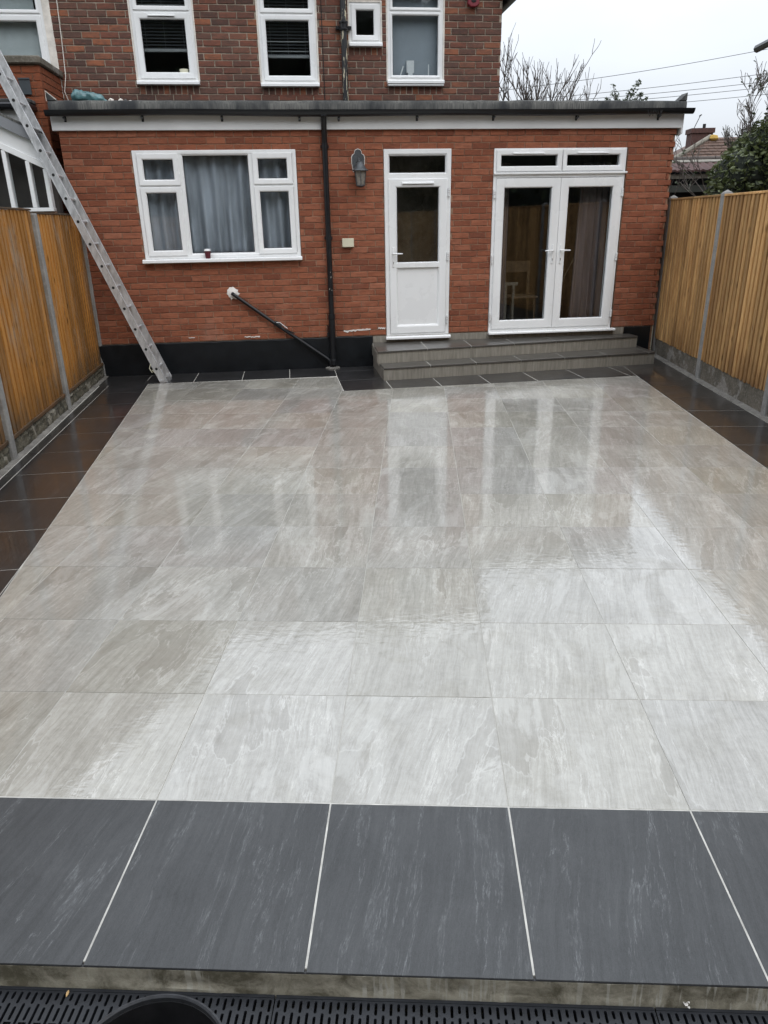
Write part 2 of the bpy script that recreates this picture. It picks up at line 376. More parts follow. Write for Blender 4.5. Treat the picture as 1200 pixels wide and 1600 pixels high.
M['gravel'] = concrete('stained_concrete', (0.165,0.145,0.115), (0.34,0.32,0.29), (0.080,0.072,0.055), splat=0.75)
M['gravel_l'] = concrete('crumbling_concrete', (0.115,0.102,0.072), (0.36,0.33,0.27), (0.022,0.022,0.015), splat=0.6, sc=11)
M['haunch'] = concrete('mortar_fillet', (0.20,0.19,0.17), (0.36,0.34,0.31), (0.10,0.095,0.085), sc=8)
M['wood_r'] = wood('new_softwood', (0.41,0.205,0.070), (0.71,0.455,0.195))
M['wood_l'] = wood('stained_softwood', (0.285,0.120,0.024), (0.49,0.235,0.055), white=0.55)
M['stain_dark'] = wood('rotten_rail', (0.06,0.04,0.022), (0.12,0.085,0.05))
def felt():
    k = NT('weathered_roof_felt'); v = k.coords()
    n = k.noise(k.map(v, (1, 1, 0.35)), 2.3, 6, 0.65, 0.4); st = k.noise(k.map(v, (30, 30, 1.2)), 2.4, 5, 0.7)
    f = k.math('MULTIPLY', k.mapr(n, 0.40, 0.62), k.mapr(st, 0.34, 0.60, 0.2, 1))
    c = k.mix(f, (0.028, 0.030, 0.032), (0.17, 0.167, 0.152))
    return k.set(color=c, rough=0.75, normal=k.bump(st, 0.3, 0.004), spec=0.3)
M['felt'] = felt()
def curtain_mat(name, col, tr):
    k = NT(name); v = k.coords(); n = k.noise(k.map(v, (3, 3, 0.6)), 3, 4)
    c = k.mix(k.mapr(n, 0.3, 0.7), tuple(x*0.75 for x in col), tuple(x*1.2 for x in col)); k.set(color=c, rough=0.9, spec=0.1)
    tl = k.n('BsdfTranslucent'); k.l(c, tl.inputs[0]); ms = k.n('MixShader'); ms.inputs[0].default_value = tr
    k.l(k.b.outputs[0], ms.inputs[1]); k.l(tl.outputs[0], ms.inputs[2]); k.l(ms.outputs[0], k.o.inputs[0]); return k.m
M['net'] = curtain_mat('blue_grey_voile', (0.52, 0.555, 0.61), 0.3)
M['drape'] = curtain_mat('mauve_drape', (0.150, 0.118, 0.115), 0.05)
M['lantern'] = simple('weathered_pewter', (0.075, 0.082, 0.088), 0.5, metal=0.35, var=0.3, sc=30, bump=0.3)
M['lantern_glass'] = simple('dusty_lantern_glass', (0.20, 0.19, 0.17), 0.2, var=0.4, sc=30)
M['silicone'] = simple('white_sealant', (0.72, 0.69, 0.65), 0.6, bump=0.6, bsc=90)
M['cream'] = simple('cream_plastic', (0.60, 0.58, 0.44), 0.45, var=0.06)
def alu():
    k = NT('scuffed_aluminium'); v = k.coords()
    n = k.noise(k.map(v, (3, 3, 1)), 9, 7, 0.7); s = k.mapr(n, 0.35, 0.7)
    c = k.mix(s, (0.46, 0.47, 0.48), (0.74, 0.745, 0.75))
    return k.set(color=c, metal=0.55, rough=k.mapr(n, 0.3, 0.7, 0.32, 0.55), normal=k.bump(n, 0.08, 0.003))
M['alu'] = alu()
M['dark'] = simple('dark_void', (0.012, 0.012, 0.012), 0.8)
M['grate'] = simple('black_plastic_grate', (0.013, 0.0145, 0.018), 0.42, var=0.25, sc=12, bump=0.15, bsc=200, spec=0.4)
M['bucket'] = simple('black_bucket_plastic', (0.010, 0.010, 0.011), 0.45, var=0.3, sc=20, bump=0.2)
M['bucket_rim'] = simple('dusty_bucket_rim', (0.034, 0.036, 0.040), 0.55, var=0.4, sc=40, bump=0.3)
M['ground'] = simple('garden_soil', (0.09, 0.085, 0.055), 0.95, var=0.3, bump=0.5)
def tread(name, lo, hi, vert):
    k = NT(name); r = k.rnd(); o = k.n('CombineXYZ'); k.l(k.math('MULTIPLY', r, 40.0), o.inputs[0]); v = k.vadd(k.coords(), o.outputs[0])
    st = k.noise(k.map(v, (14, 1.2, 1.2) if vert else (1.6, 12, 1)), 2.6, 7, 0.66, 0.4)
    c = k.mix(k.mapr(st, 0.28, 0.72), lo, hi)
    return k.set(color=c, rough=0.28 if not vert else 0.45, normal=k.bump(st, 0.12, 0.002), spec=0.5)
M['tread'] = tread('wet_grey_tread', (0.050, 0.047, 0.042), (0.095, 0.089, 0.080), False)
M['riser'] = tread('grey_quartz_riser', (0.165, 0.152, 0.128), (0.33, 0.31, 0.265), True)
M['slat'] = simple('black_slat', (0.045, 0.048, 0.052), 0.35, spec=0.5)
M['rail_glint'] = simple('grey_rail_and_glint_slat', (0.24, 0.25, 0.25), 0.4)
M['leaf_dark'] = leaf_mat('dark_evergreen_leaf', (0.016, 0.029, 0.011), (0.075, 0.100, 0.045))
M['leaf_hedge'] = leaf_mat('hedge_leaf', (0.048, 0.066, 0.022), (0.175, 0.205, 0.085), 0.4)
M['leaf_olive'] = leaf_mat('olive_leaf', (0.030, 0.038, 0.016), (0.085, 0.090, 0.045))
M['bark'] = simple('grey_bark', (0.15, 0.13, 0.115), 0.9, var=0.3, sc=20)
M['bark_dark'] = simple('dark_bark', (0.075, 0.062, 0.055), 0.9, var=0.3, sc=20)

# ------------------------------------------------------------------ ground and patio
g = MB().add([(-400,-400,-0.13),(400,-400,-0.13),(400,400,-0.13),(-400,400,-0.13)], [(0,1,2,3)]).build('ground', M['ground'], kind='structure')

T = 0.6; X0 = -0.897; Y0 = 1.902
def lx(y): return -2.229-(y-3.314)*0.2052            # left edge of the pale field
def leftfence(y): return -3.784-(y-7.508)*0.187
RX = 2.703
patio = MB().prism_z([(-3.6,1.316),(3.37,1.316),(3.37,10.6),(-4.3,10.2)], -0.10, -0.0016).build('patio', M['grout_grey'], kind='structure')
patio['label'] = 'wet tiled patio, pale grey field inside a dark slate border'
def tiles(region, name, mat, o, ang, hj, tx=T, ty=T, z=0.0, tilt=0.0011):
    ca, sa = math.cos(ang), math.sin(ang)
    loc = [((x-o[0])*ca+(y-o[1])*sa, -(x-o[0])*sa+(y-o[1])*ca) for x, y in region]
    i0, i1 = math.floor(min(p[0] for p in loc)/tx), math.ceil(max(p[0] for p in loc)/tx)
    j0, j1 = math.floor(min(p[1] for p in loc)/ty), math.ceil(max(p[1] for p in loc)/ty)
    for i in range(i0, i1):
        for j in range(j0, j1):
            q = clip(clip(clip(clip(loc, -1, 0, -(i*tx+hj)), 1, 0, (i+1)*tx-hj), 0, -1, -(j*ty+hj)), 0, 1, (j+1)*ty-hj)
            if len(q) < 3 or abs(area(q)) < 0.004: continue
            if area(q) < 0: q = q[::-1]
            cx, cy = (i+.5)*tx, (j+.5)*ty
            ob = MB().prism_z([(x-cx, y-cy) for x, y in q], -0.0095, 0.0).build(name, mat, patio, bevel=0.0007)
            ob.location = (o[0]+cx*ca-cy*sa, o[1]+cx*sa+cy*ca, z+random.uniform(-.0003, .0008))
            ob.rotation_euler = (random.gauss(0, tilt*.6), random.gauss(0, tilt*.6), ang)
e = 0.003
NOTCH1, NOTCH2 = (-1.033, 9.157), (-0.871, 8.331)
tiles([(lx(Y0), Y0), (RX-e, Y0), (RX-e, 9.078), (NOTCH2[0]-.004, NOTCH2[1]-.004), (NOTCH1[0]-.004, NOTCH1[1]-.005), (-3.357, 8.812)],
      'pale_tile', M['light'], (X0, Y0), 0.0, 0.0015)
MB().prism_z([(-2.25,1.317),(3.30,1.317),(3.30,1.9045),(-2.25,1.9045)], -0.004, -0.0005).build('grout_line', M['grout'], patio)
# front border of dark slabs
tiles([(-2.2, 1.3045), (3.30, 1.3045), (3.30, Y0-.003), (-2.2, Y0-.003)], 'slate_tile', M['slate'], (X0, 1.302), 0.0, 0.0027, tilt=0.0008)
# left border, set square to its own edge
LA = R(10.2)
def loff(y, d): return lx(y)-d
cor = HW2(-4.12, 0.612); cor2 = HW2(-3.25, 0.612)
tiles([(lx(1.9)-.004, 1.9), (-3.357-.004, 8.808), cor2, (leftfence(9.25)+.07, 9.28), (leftfence(1.9)+.075, 1.9)], 'slate_tile', M['slate_wet'], (-2.308, 3.665), LA, 0.0032)
# strip along the house wall
tiles([HW2(-4.12, .608), HW2(-1.163, .608), HW2(-1.163, .003), HW2(-4.12, .003)], 'slate_tile', M['slate_wet'], HW2(-1.16, .608), A, 0.004)
# strip round the steps
SA = R(11.9)
tiles([(NOTCH2[0]+.003, NOTCH2[1]+.003), (RX, 9.082), (RX, 9.80), (2.9, 10.4), HW2(-0.6, .003), HW2(-1.157, .003), (NOTCH1[0]+.003, NOTCH1[1])], 'slate_tile', M['slate_wet'], (-0.308+.6*math.cos(SA)*0, 8.451), SA, 0.0045)
# right border
tiles([(RX+.003, Y0), (3.30, Y0), (3.30, 10.55), (2.9, 10.45), (RX+.003, 9.8)], 'slate_tile', M['slate_wet'], (RX, Y0), 0.0, 0.0042)
# mortar fillets against both fences
fl = []
MB().hexa([(leftfence(1.9)-.02,1.9,-.01),(leftfence(1.9)+.07,1.9,-.01),(leftfence(9.42)+.06,9.42,-.01),(leftfence(9.42)-.02,9.42,-.01),
           (leftfence(1.9)-.02,1.9,.022),(leftfence(1.9)+.068,1.9,.003),(leftfence(9.42)+.058,9.42,.003),(leftfence(9.42)-.02,9.42,.022)]).build('mortar_fillet', M['haunch'], patio)
MB().hexa([(3.303,1.3,-.01),(3.39,1.3,-.01),(3.39,10.6,-.01),(3.303,10.6,-.01),(3.305,1.3,.003),(3.39,1.3,.022),(3.39,10.6,.022),(3.305,10.6,.003)]).build('mortar_fillet', M['haunch'], patio)

# ------------------------------------------------------------------ front edge: concrete haunch, drain gratings
def edge():
    k = NT('rain_stained_haunch'); wp = k.pos()
    n = k.noise(wp, 7, 8, 0.7, 0.5); n2 = k.noise(wp, 60, 6, 0.7); dr = k.noise(k.map(wp, (60, 1, 5)), 1.2, 3, 0.5)
    c = k.mix(k.mapr(n, 0.40, 0.60), (0.105, 0.095, 0.066), (0.37, 0.345, 0.275))
    c = k.mix(k.mapr(n2, 0.5, 0.75, 0, 0.5), c, (0.30, 0.285, 0.23))
    run = k.math('MULTIPLY', k.mapr(dr, 0.56, 0.61), k.mapr(k.noise(wp, 3.5, 3), 0.46, 0.54))
    c = k.mix(k.math('MULTIPLY', run, 0.7), c, (0.42, 0.41, 0.36))
    return k.set(color=c, rough=0.6, normal=k.bump(k.math('ADD', n, n2), 0.4, 0.006), spec=0.4)
M['edge'] = edge()
hb = MB(); nseg = 60; ys = []
for i in range(nseg+1):
    x = -2.3+5.6*i/nseg; j = random.uniform(-.002, .002); b = random.uniform(-.003, .004)
    hb.v += [(x, 1.318, -.012), (x, 1.3028+j*.3, -.0055+j*.5), (x, 1.3010+j, -.036), (x, 1.300+j, -.060), (x, 1.2955+b, -.0655), (x, 1.294+b, -.11), (x, 1.318, -.11)]
for i in range(nseg):
    for k in range(6): q = i*7; hb.f.append((q+k, q+k+1, q+k+8, q+k+7))
ho = hb.build('concrete_edge', M['edge'], smooth=True, kind='structure')
MB().box(-2.3, 3.3, 1.3036, 1.31, -.0054, -.0030).build('dark_edge_line', M['gasket'], ho)  # thin dark strip just under the front tile edge

def grate_mesh():
    # one metre of grating: slot cells, each a rounded hole with depth
    b = MB(); pitch = 0.0198; n = 50
    rows = [(-0.008, -0.030), (-0.037, -0.079), (-0.086, -0.128)]
    def cell(x0, x1, y0, y1, slot):
        (sx0, sx1, sy0, sy1) = slot; r = (sx1-sx0)/2; cx = (sx0+sx1)/2; pts = []
        for k in range(5): t = math.pi*k/4; pts.append((cx+r*math.cos(t), sy1-r+r*math.sin(t)))
        for k in range(5): t = math.pi+math.pi*k/4; pts.append((cx+r*math.cos(t), sy0+r+r*math.sin(t)))
        o = len(b.v); m = len(pts)
        b.v += [(x, y, 0) for x, y in pts]+[(cx+(x-cx)*.86, y+(-.0006 if y > (sy0+sy1)/2 else .0006), -.002) for x, y in pts]+[(cx+(x-cx)*.86, y, -.016) for x, y in pts]
        oc = len(b.v); b.v += [(x1, y1, 0), (x0, y1, 0), (x0, y0, 0), (x1, y0, 0)]
        for k in range(m):
            b.f.append((o+k, o+(k+1) % m, o+m+(k+1) % m, o+m+k)); b.f.append((o+m+k, o+m+(k+1) % m, o+2*m+(k+1) % m, o+2*m+k))
        # outer ring: fan segments from slot outline to the cell's corners
        b.f.append((oc, oc+1, o+4, o+3, o+2, o+1, o)); b.f.append((oc+2, oc+3, o+9, o+8, o+7, o+6, o+5))
        b.f.append((oc+1, oc+2, o+5, o+4)); b.f.append((oc+3, oc, o, o+9))
    for i in range(n):
        x0 = i*pitch; sx = (x0+.0060, x0+.0138)
        odd = i % 2
        cell(x0, x0+pitch, -0.048 if odd else -0.038, -0.008, (*sx, -0.045 if odd else -0.034, -0.0125))
        cell(x0, x0+pitch, -0.092 if odd else -0.102, -0.048 if odd else -0.038, (*sx, -0.088 if odd else -0.098, -0.052 if odd else -0.043))
    w = n*pitch
    b.box(0.0008, w-.0008, -0.0078, 0.0, -.02, 0.0015); b.box(0.0008, w-.0008, -0.128, -0.1025, -.02, 0.0004)
    return b, w
gb, gw = grate_mesh()
gme = None
for i, gx in enumerate((-1.37, -0.377, 0.616)):
    if gme is None:
        g0 = gb.build('drain_grating', M['grate']); gme = g0.data
    else: g0 = link('drain_grating', gme)
    g0.location = (gx, 1.2935, -0.076)
    tag(g0, ['black slotted drain grating with the black bucket standing on it', 'black slotted drain grating in the middle, right of the bucket',
             'black slotted drain grating at bottom right, under the white scrap'][i], 'drain grating', 'drain gratings along the patio edge')
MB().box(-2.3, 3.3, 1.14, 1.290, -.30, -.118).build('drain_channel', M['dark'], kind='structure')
for ob in [g]: pass
MB().box(-3.5, 3.5, -3.0, 1.1635, -.12, -.077).build('front_paving', M['haunch'], kind='structure')
bk = thing('bucket', 'black round plastic bucket on the drain grating, open and empty', 'bucket', (-0.562, 0.915, -0.0755))
pr = [(0.0,0.004),(0.128,0.004),(0.168,0.268),(0.168,0.272)]
MB().lathe([(0.001,0.0),(0.132,0.0),(0.172,0.262),(0.172,0.275),(0.1685,0.275),(0.1285,0.012),(0.001,0.012)], n=64).build('body', M['bucket'], bk, smooth=True)
MB().lathe([(0.1725,0.262),(0.178,0.264),(0.1795,0.280),(0.1785,0.288),(0.1735,0.291),(0.1700,0.287),(0.1690,0.262)], n=72).build('rim', M['bucket_rim'], bk, smooth=True)
# scraps
sp = MB()
for (x, y, r) in ((0,0,.006),(.007,.008,.005),(.013,.015,.006),(-.006,.004,.003),(.003,-.007,.004),(.018,.02,.004)):
    sp.add([(x+r*math.cos(t)*random.uniform(.6,1.2), y+r*math.sin(t)*random.uniform(.6,1.2), .003) for t in (0,1,2,3,4,5)]+[(x,y,.006)], [(i,(i+1)%6,6) for i in range(6)])
tag(sp.build('plaster_scrap', M['silicone'], loc=(0.695, 1.294, -0.064)), 'tiny white scrap on the concrete ledge above the drain grating', 'scrap')
lf = MB().add([(0,-.008,0),(.004,-.002,.002),(.003,.006,.001),(0,.010,.003),(-.004,.004,.002),(-.003,-.003,.0)], [(0,1,2,3,4,5)])
tag(lf.build('dead_leaf', simple('tan_leaf', (.55,.36,.16), .6), loc=(-0.938, 1.276, -0.0735)), 'tiny tan leaf fallen on the drain grating, left of the bucket', 'leaf')

# ------------------------------------------------------------------ bricks
def brick_shape(Lb, Hb, D, rough=0.0):
    bm = bmesh.new(); bmesh.ops.create_cube(bm, size=1.0)
    for v in bm.verts: v.co = Vector((v.co.x*Lb, (v.co.y+.5)*D, v.co.z*Hb))
    ed = [e_ for e_ in bm.edges if all(v.co.y < D*.5 for v in e_.verts)]
    bmesh.ops.bevel(bm, geom=ed, offset=0.0035, segments=1, affect='EDGES')
    for v in bm.verts: v.co += Vector((random.uniform(-1,1), random.uniform(-1,1)*.6, random.uniform(-1,1)))*rough
    me = bpy.data.meshes.new('brick'); bm.to_mesh(me); bm.free(); return me
def brick_rects(u0, u1, z0, n, course, ln, joint, openings, seed, half=True, gaps=()):
    rr = random.Random(seed); out = []
    for i in range(n):
        za, zb = z0+i*course+joint/2, z0+(i+1)*course-joint/2; zc = (za+zb)/2
        x = u0-(ln/2 if (i % 2 and half) else 0)-rr.uniform(0, .02)
        segs = [(u0, u1)]
        for (a, b, c, d) in openings:
            if c < zc < d:
                ns = []
                for (p, q) in segs:
                    if b <= p or a >= q: ns.append((p, q)); continue
                    if a > p: ns.append((p, a-.004))
                    if b < q: ns.append((b+.004, q))
                segs = ns
        while x < u1:
            l2 = ln*rr.uniform(.985, 1.015)
            a, b = x+joint/2, x+l2-joint/2
            for (p, q) in segs:
                aa, bb = max(a, p), min(b, q)
                if bb-aa > .028: out.append((aa, bb, za, zb))
            x += l2
    return out
def lay_bricks(parent, rects, mat, shapes, Ls, y=0.0, n_single=300, D=0.05, key=None, jit=.0022, turn=0.0):
    rects = sorted(rects, key=key) if key else rects
    rr = random.Random(5)
    for k, (a, b, c, d) in enumerate(rects[:n_single]):
        o = link('brick', rr.choice(shapes), parent)
        yy = y+rr.uniform(-jit, jit)
        o.location = ((a+b)/2, yy, (c+d)/2) if not turn else (y+rr.uniform(-jit, jit), (a+b)/2, (c+d)/2)
        o.rotation_euler = (rr.gauss(0, .006), rr.gauss(0, .004), turn+rr.gauss(0, .003)); o.scale = ((b-a)/Ls, 1, (d-c)/shapes[0]['H'])
    rest = rects[n_single:]
    if rest:
        mb = MB(); rv = []
        for (a, b, c, d) in rest:
            yy = y+rr.uniform(-jit, jit); t = .0035; r1, r2 = rr.gauss(0, .0008), rr.gauss(0, .0008)
            P = lambda x, y_, z: (x, y_, z) if not turn else (y-(y_-y), x, z)
            mb.add([P(a+t,yy,c+t+r1),P(b-t,yy,c+t+r2),P(b-t,yy,d-t+r2),P(a+t,yy,d-t+r1),P(a,yy+t,c+r1),P(b,yy+t,c+r2),P(b,yy+t,d+r2),P(a,yy+t,d+r1),P(a,yy+D,c),P(b,yy+D,c),P(b,yy+D,d),P(a,yy+D,d)],
                   [(0,1,2,3)]+[(i,4+i,4+(i+1)%4,(i+1)%4) for i in range(4)]+[(4+i,8+i,8+(i+1)%4,4+(i+1)%4) for i in range(4)])
            rv += [rr.random()]*12
        o = mb.build('brick', mat, parent, kind='stuff')
        at = o.data.attributes.new('rnd', 'FLOAT', 'POINT'); at.data.foreach_set('value', rv)
def shapes_for(Lb, Hb, D, mat, rough, n=5):
    out = []
    for _ in range(n):
        m = brick_shape(Lb, Hb, D, rough); m['H'] = Hb; m.materials.append(mat); out.append(m)
    return out

# ------------------------------------------------------------------ the extension
EXT = thing('brick_extension', 'single storey red brick extension with flat roof, white door, French doors and window', 'building', (0, CY, 0), A)
EU0, EU1, EZ0, EZ1 = -4.25, 3.345, 0.405, 2.868
OP_W = (-3.458, -1.517, 1.392, 2.663); OP_D = (-0.440, 0.414, 0.30, 2.656); OP_F = (0.960, 2.722, 0.30, 2.654)
OPS = [OP_W, OP_D, OP_F]
# backing (mortar), pierced by the openings
mb = MB(); y0, y1 = 0.0075, 0.24
mb.box(EU0, OP_W[0], y0, y1, EZ0, EZ1); mb.box(OP_W[0], OP_W[1], y0, y1, EZ0, OP_W[2]); mb.box(OP_W[0], OP_W[1], y0, y1, OP_W[3], EZ1)
mb.box(OP_W[1], OP_D[0], y0, y1, EZ0, EZ1); mb.box(OP_D[0], OP_D[1], y0, y1, OP_D[3], EZ1); mb.box(OP_D[1], OP_F[0], y0, y1, EZ0, EZ1)
mb.box(OP_F[0], OP_F[1], y0, y1, OP_F[3], EZ1); mb.box(OP_F[1], EU1-.075, y0, y1, EZ0, EZ1)
mb.box(EU1-.075, EU1-.004, 0.022, 4.6, 0.0, EZ1); mb.box(EU0+.002, EU0+.2, .241, 1.05, 0.0, EZ1)
mb.build('mortar_wall', M['mortar'], EXT)
MB().box(EU0+.01, EU1-.08, .03, .24, -.08, .30).box(EU0+.01, OP_D[0], .03, .24, .30, EZ0-.002).box(OP_D[1], OP_F[0], .03, .24, .30, EZ0-.002).box(OP_F[1], EU1-.08, .03, .24, .30, EZ0-.002).build('foundation_wall', M['mortar'], EXT)
SH = shapes_for(0.215, 0.0655, 0.05, M['brick'], 0.0022)
rects = brick_rects(EU0, EU1, EZ0+.004, 33, 0.0746, 0.2245, 0.0096, OPS, 3)
rects = [(a, (b if int(round((c-EZ0)/.0746)) % 2 == 0 else b-.036) if b > EU1-.03 else b, c, d) for (a, b, c, d) in rects]
rects = [q for q in rects if q[1]-q[0] > .02]
lay_bricks(EXT, rects, M['brick'], SH, 0.215, 0.0, 300, key=lambda q: (q[0]+1.7)**2*0.6-(q[1]-q[0])*30+abs((q[2]-1.8))*1.2)
# black painted plinth
for (a, b) in ((EU0+.03, -0.625), (2.905, EU1-.05)):
    pl = MB(); n = 40; o = 0
    for i in range(n+1):
        x = a+(b-a)*i/n; t = EZ0+random.uniform(-.006, .006)
        pl.v += [(x,-.010,-.02),(x,-.012,t-.012),(x,-.008,t),(x,.02,t)]
    for i in range(n):
        for k in range(3): q = o+i*4; pl.f.append((q+k,q+k+1,q+k+5,q+k+4))
    pl.build('plinth', M['black_paint'], EXT)
# fascia, felt edge, roof
MB().box(-4.305, 3.378, -.040, -.016, 2.868, 3.085).build('fascia_board', M['fascia'], EXT, bevel=.003)
MB().box(3.378, 3.402, -.040, .62, 2.80, 3.085).build('fascia_board', M['fascia'], EXT, bevel=.003)
MB().box(-4.305, 3.378, -.0155, .02, 2.868, 2.886).build('soffit', M['fascia'], EXT)
fb = MB(); n = 70
for i in range(n+1):
    x = -4.30+7.70*i/n; j = random.uniform(-.0035, .0035)
    fb.v += [(x,-.062+j,3.062),(x,-.075+j,3.078),(x,-.072+j,3.135+j),(x,-.058+j,3.166+j),(x,-.02,3.176+j),(x,.05,3.170)]
for i in range(n):
    for k in range(5): q = i*6; fb.f.append((q+k,q+k+1,q+k+7,q+k+6))
fb.build('felt_edge', M['felt'], EXT, smooth=True)
MB().box(-4.30, 3.39, .03, 1.09, 3.06, 3.165).box(1.36, 3.39, 1.091, 4.6, 3.06, 3.163).build('flat_roof', M['felt'], EXT)
for (x0, x1, xt) in ((3.30, 3.402, 3.402), (-4.305, -4.20, -4.305)):
    MB().prism_y([(x0, 3.172), (x1, 3.172), (xt, 3.262)] if xt == x1 else [(x0, 3.172), (x1, 3.172), (xt, 3.262)], -.06, .10).build('verge_upstand', M['felt'], EXT, bevel=.004)
MB().prism_y([(-4.312,3.165),(-4.306,3.165),(-4.306,3.262),(-4.20,3.176),(-4.20,3.186),(-4.308,3.274)], -.0625,-.0605).build('verge_trim', M['white_old'], EXT)
# gutter: half round, slightly sagging
gt = MB(); n = 48
def sag(x): return -.012*math.sin((x+4.3)/7.7*math.pi*1.0)**2-.006*math.sin((x-1)*2.1)
for i in range(n+1):
    x = -4.33+7.80*i/n; zc = 3.072+sag(x)
    for k in range(9):
        t = math.pi+math.pi*k/8; gt.v.append((x, -.115+.056*math.cos(t), zc+.062*math.sin(t)))
    for k in range(9):
        t = 2*math.pi-math.pi*k/8; gt.v.append((x, -.115+.050*math.cos(t), zc+.056*math.sin(t)))
for i in range(n):
    for k in range(18): q = i*18; gt.f.append((q+k, q+(k+1)%18, q+18+(k+1)%18, q+18+k))
for q in (0, n*18): gt.f.append(tuple(range(q, q+9)))
go = gt.build('gutter', M['black_pvc'], EXT, smooth=True)
for x in (-4.14,-3.27,-2.36,-1.45,-0.98,-.03,.92,1.98,3.05):
    MB().tube([(x,-.115,2.998+sag(x)),(x,-.06,2.985+sag(x)),(x,-.043,2.975)], .012, 8).box(x-.013,x+.013,-.046,-.0405,2.955,3.03).build('gutter_bracket', M['black_pvc'], go)
for x0 in (2.86,):
    for k in range(7):
        x = x0+k*.03+random.uniform(-.01,.01)
        MB().tube([(x,-.172,3.055),(x+random.uniform(-.02,.02),-.182,3.02),(x+random.uniform(-.03,.03),-.178,2.99+random.uniform(-.01,.01))], .003, 5).build('weed_stem', M['dark'], go)
tag(MB().tube([(0,0,0),(0,0,.10)], .055, 14).lathe([(.075,.10),(.075,.112),(.001,.135)], n=14).build('roof_vent', M['black_pvc'], loc=HW(2.45, -2.6, 3.164), smooth=True), 'small black vent pipe standing on the flat roof against the sky', 'vent')
# downpipe
dp = MB().tube([(-1.163,-.115,3.03),(-1.163,-.112,2.97),(-1.163,-.058,2.90),(-1.163,-.055,2.6),(-1.164,-.055,1.6),(-1.166,-.055,.70),(-1.167,-.055,.05)], .034, 14).build('downpipe', M['black_pvc'], EXT, smooth=True)
MB().lathe([(.034,0),(.048,0),(.048,.05),(.034,.055)], (-1.163,-.115,3.0), 16).build('outlet', M['black_pvc'], dp, smooth=True)
for z in (2.66, 1.62): MB().lathe([(.035,0),(.039,.0),(.039,.055),(.035,.055)], (-1.164,-.055,z), 16).box(-1.215,-1.113,-.03,-.002,z+.01,z+.04).build('pipe_clip', M['black_pvc'], dp, smooth=True)
MB().lathe([(.034,0),(.046,0),(.046,.07),(.041,.075),(.041,.60),(.046,.605),(.046,.66),(.035,.665)], (-1.167,-.056,.045), 16).build('pipe_collar', M['black_pvc'], dp, smooth=True)
MB().box(-1.235,-1.20,-.05,-.004,.42,.47).box(-1.225,-1.215,-.04,-.004,.47,.56).build('pipe_bracket', M['black_pvc'], dp)
for _ in range(4):
    x, z = -1.167+random.uniform(-.03,.03), random.uniform(.75,1.25)
    r = random.uniform(.003,.006); MB().box(x-r*.5,x+r*.5,-.0915,-.086,z-r*1.6,z+r*1.6).build('paint_chip', M['white_old'], dp)
MB().lathe([(.001,.0),(.10,.0),(.10,.012),(.07,.02),(.001,.02)], (-1.18,-.06,.0), 12).build('drain_collar', M['haunch'], dp)
# waste pipe, running down from the hole in the wall
wp_ = MB().tube([(-2.421,.03,.997),(-2.421,-.03,.997),(-2.405,-.050,.987),(-1.86,-.050,.575),(-1.255,-.050,.135),(-1.215,-.058,.10),(-1.196,-.062,.02)], .0225, 12).build('waste_pipe', M['black_pvc'], EXT, smooth=True)
d = Vector((.605,0,-.44)).normalized()
for t in (.66,):
    c0 = Vector((-2.405,-.05,.987))+d*t
    MB().tube([c0-d*.05, c0+d*.05], .029, 12).build('coupling', M['black_pvc'], wp_, smooth=True)
    MB().tube([c0+d*.10+Vector((0,-.015,0)), c0+d*.22+Vector((.03,-.03,.012))], .007, 6).tube([c0-d*.05+Vector((-.01,-.03,-.02)),c0-d*.05+Vector((-.012,-.03,-.05))], .006, 6).build('pipe_strap', M['black_pvc'], wp_)
    MB().tube([c0+Vector((-.02,-.03,.03)), c0+Vector((.03,-.034,.028)), c0+Vector((.08,-.034,-.02)), c0+Vector((.12,-.034,-.05))], .004, 6).build('cable_tie', M['white'], wp_)
fo = MB(); nn = 22
ang = [2*math.pi*i/nn for i in range(nn)]
fo.v = [(-2.421,-.018,.997)]+[(-2.421+.038*math.cos(t),-.016,.997+.038*math.sin(t)) for t in ang]+[(-2.421+random.uniform(.055,.095)*math.cos(t),-.003,.997+random.uniform(.055,.092)*math.sin(t)) for t in ang]
for i in range(nn): fo.f += [(0,1+i,1+(i+1)%nn),(1+i,1+nn+i,1+nn+(i+1)%nn,1+(i+1)%nn)]
fo.build('sealant_patch', M['silicone'], EXT, smooth=True)
for (u, z, w_, h_) in ((-2.22,.445,.20,.022),(-.83,.475,.36,.03),(-3.0,.46,.08,.012),(-.50,.50,.10,.03)):
    sm = MB(); k = 14; o = []
    pts = [(u+w_*(i/k-.5), z+h_*random.uniform(.1,.5)+(.02*(i/k) if w_ > .3 else 0)) for i in range(k+1)]; pb = [(x, zz-h_*random.uniform(.4,.9)) for x, zz in pts]
    sm.v = [(x,-.0045,zz) for x,zz in pts]+[(x,-.0045,zz) for x,zz in pb]+[(x,.003,zz) for x,zz in pts]+[(x,.003,zz) for x,zz in pb]
    K = k+1
    for i in range(k): sm.f += [(i,i+1,K+i+1,K+i),(i,i+1,2*K+i+1,2*K+i),(K+i,K+i+1,3*K+i+1,3*K+i)]
    sm.build('lime_smear', M['silicone'], EXT)

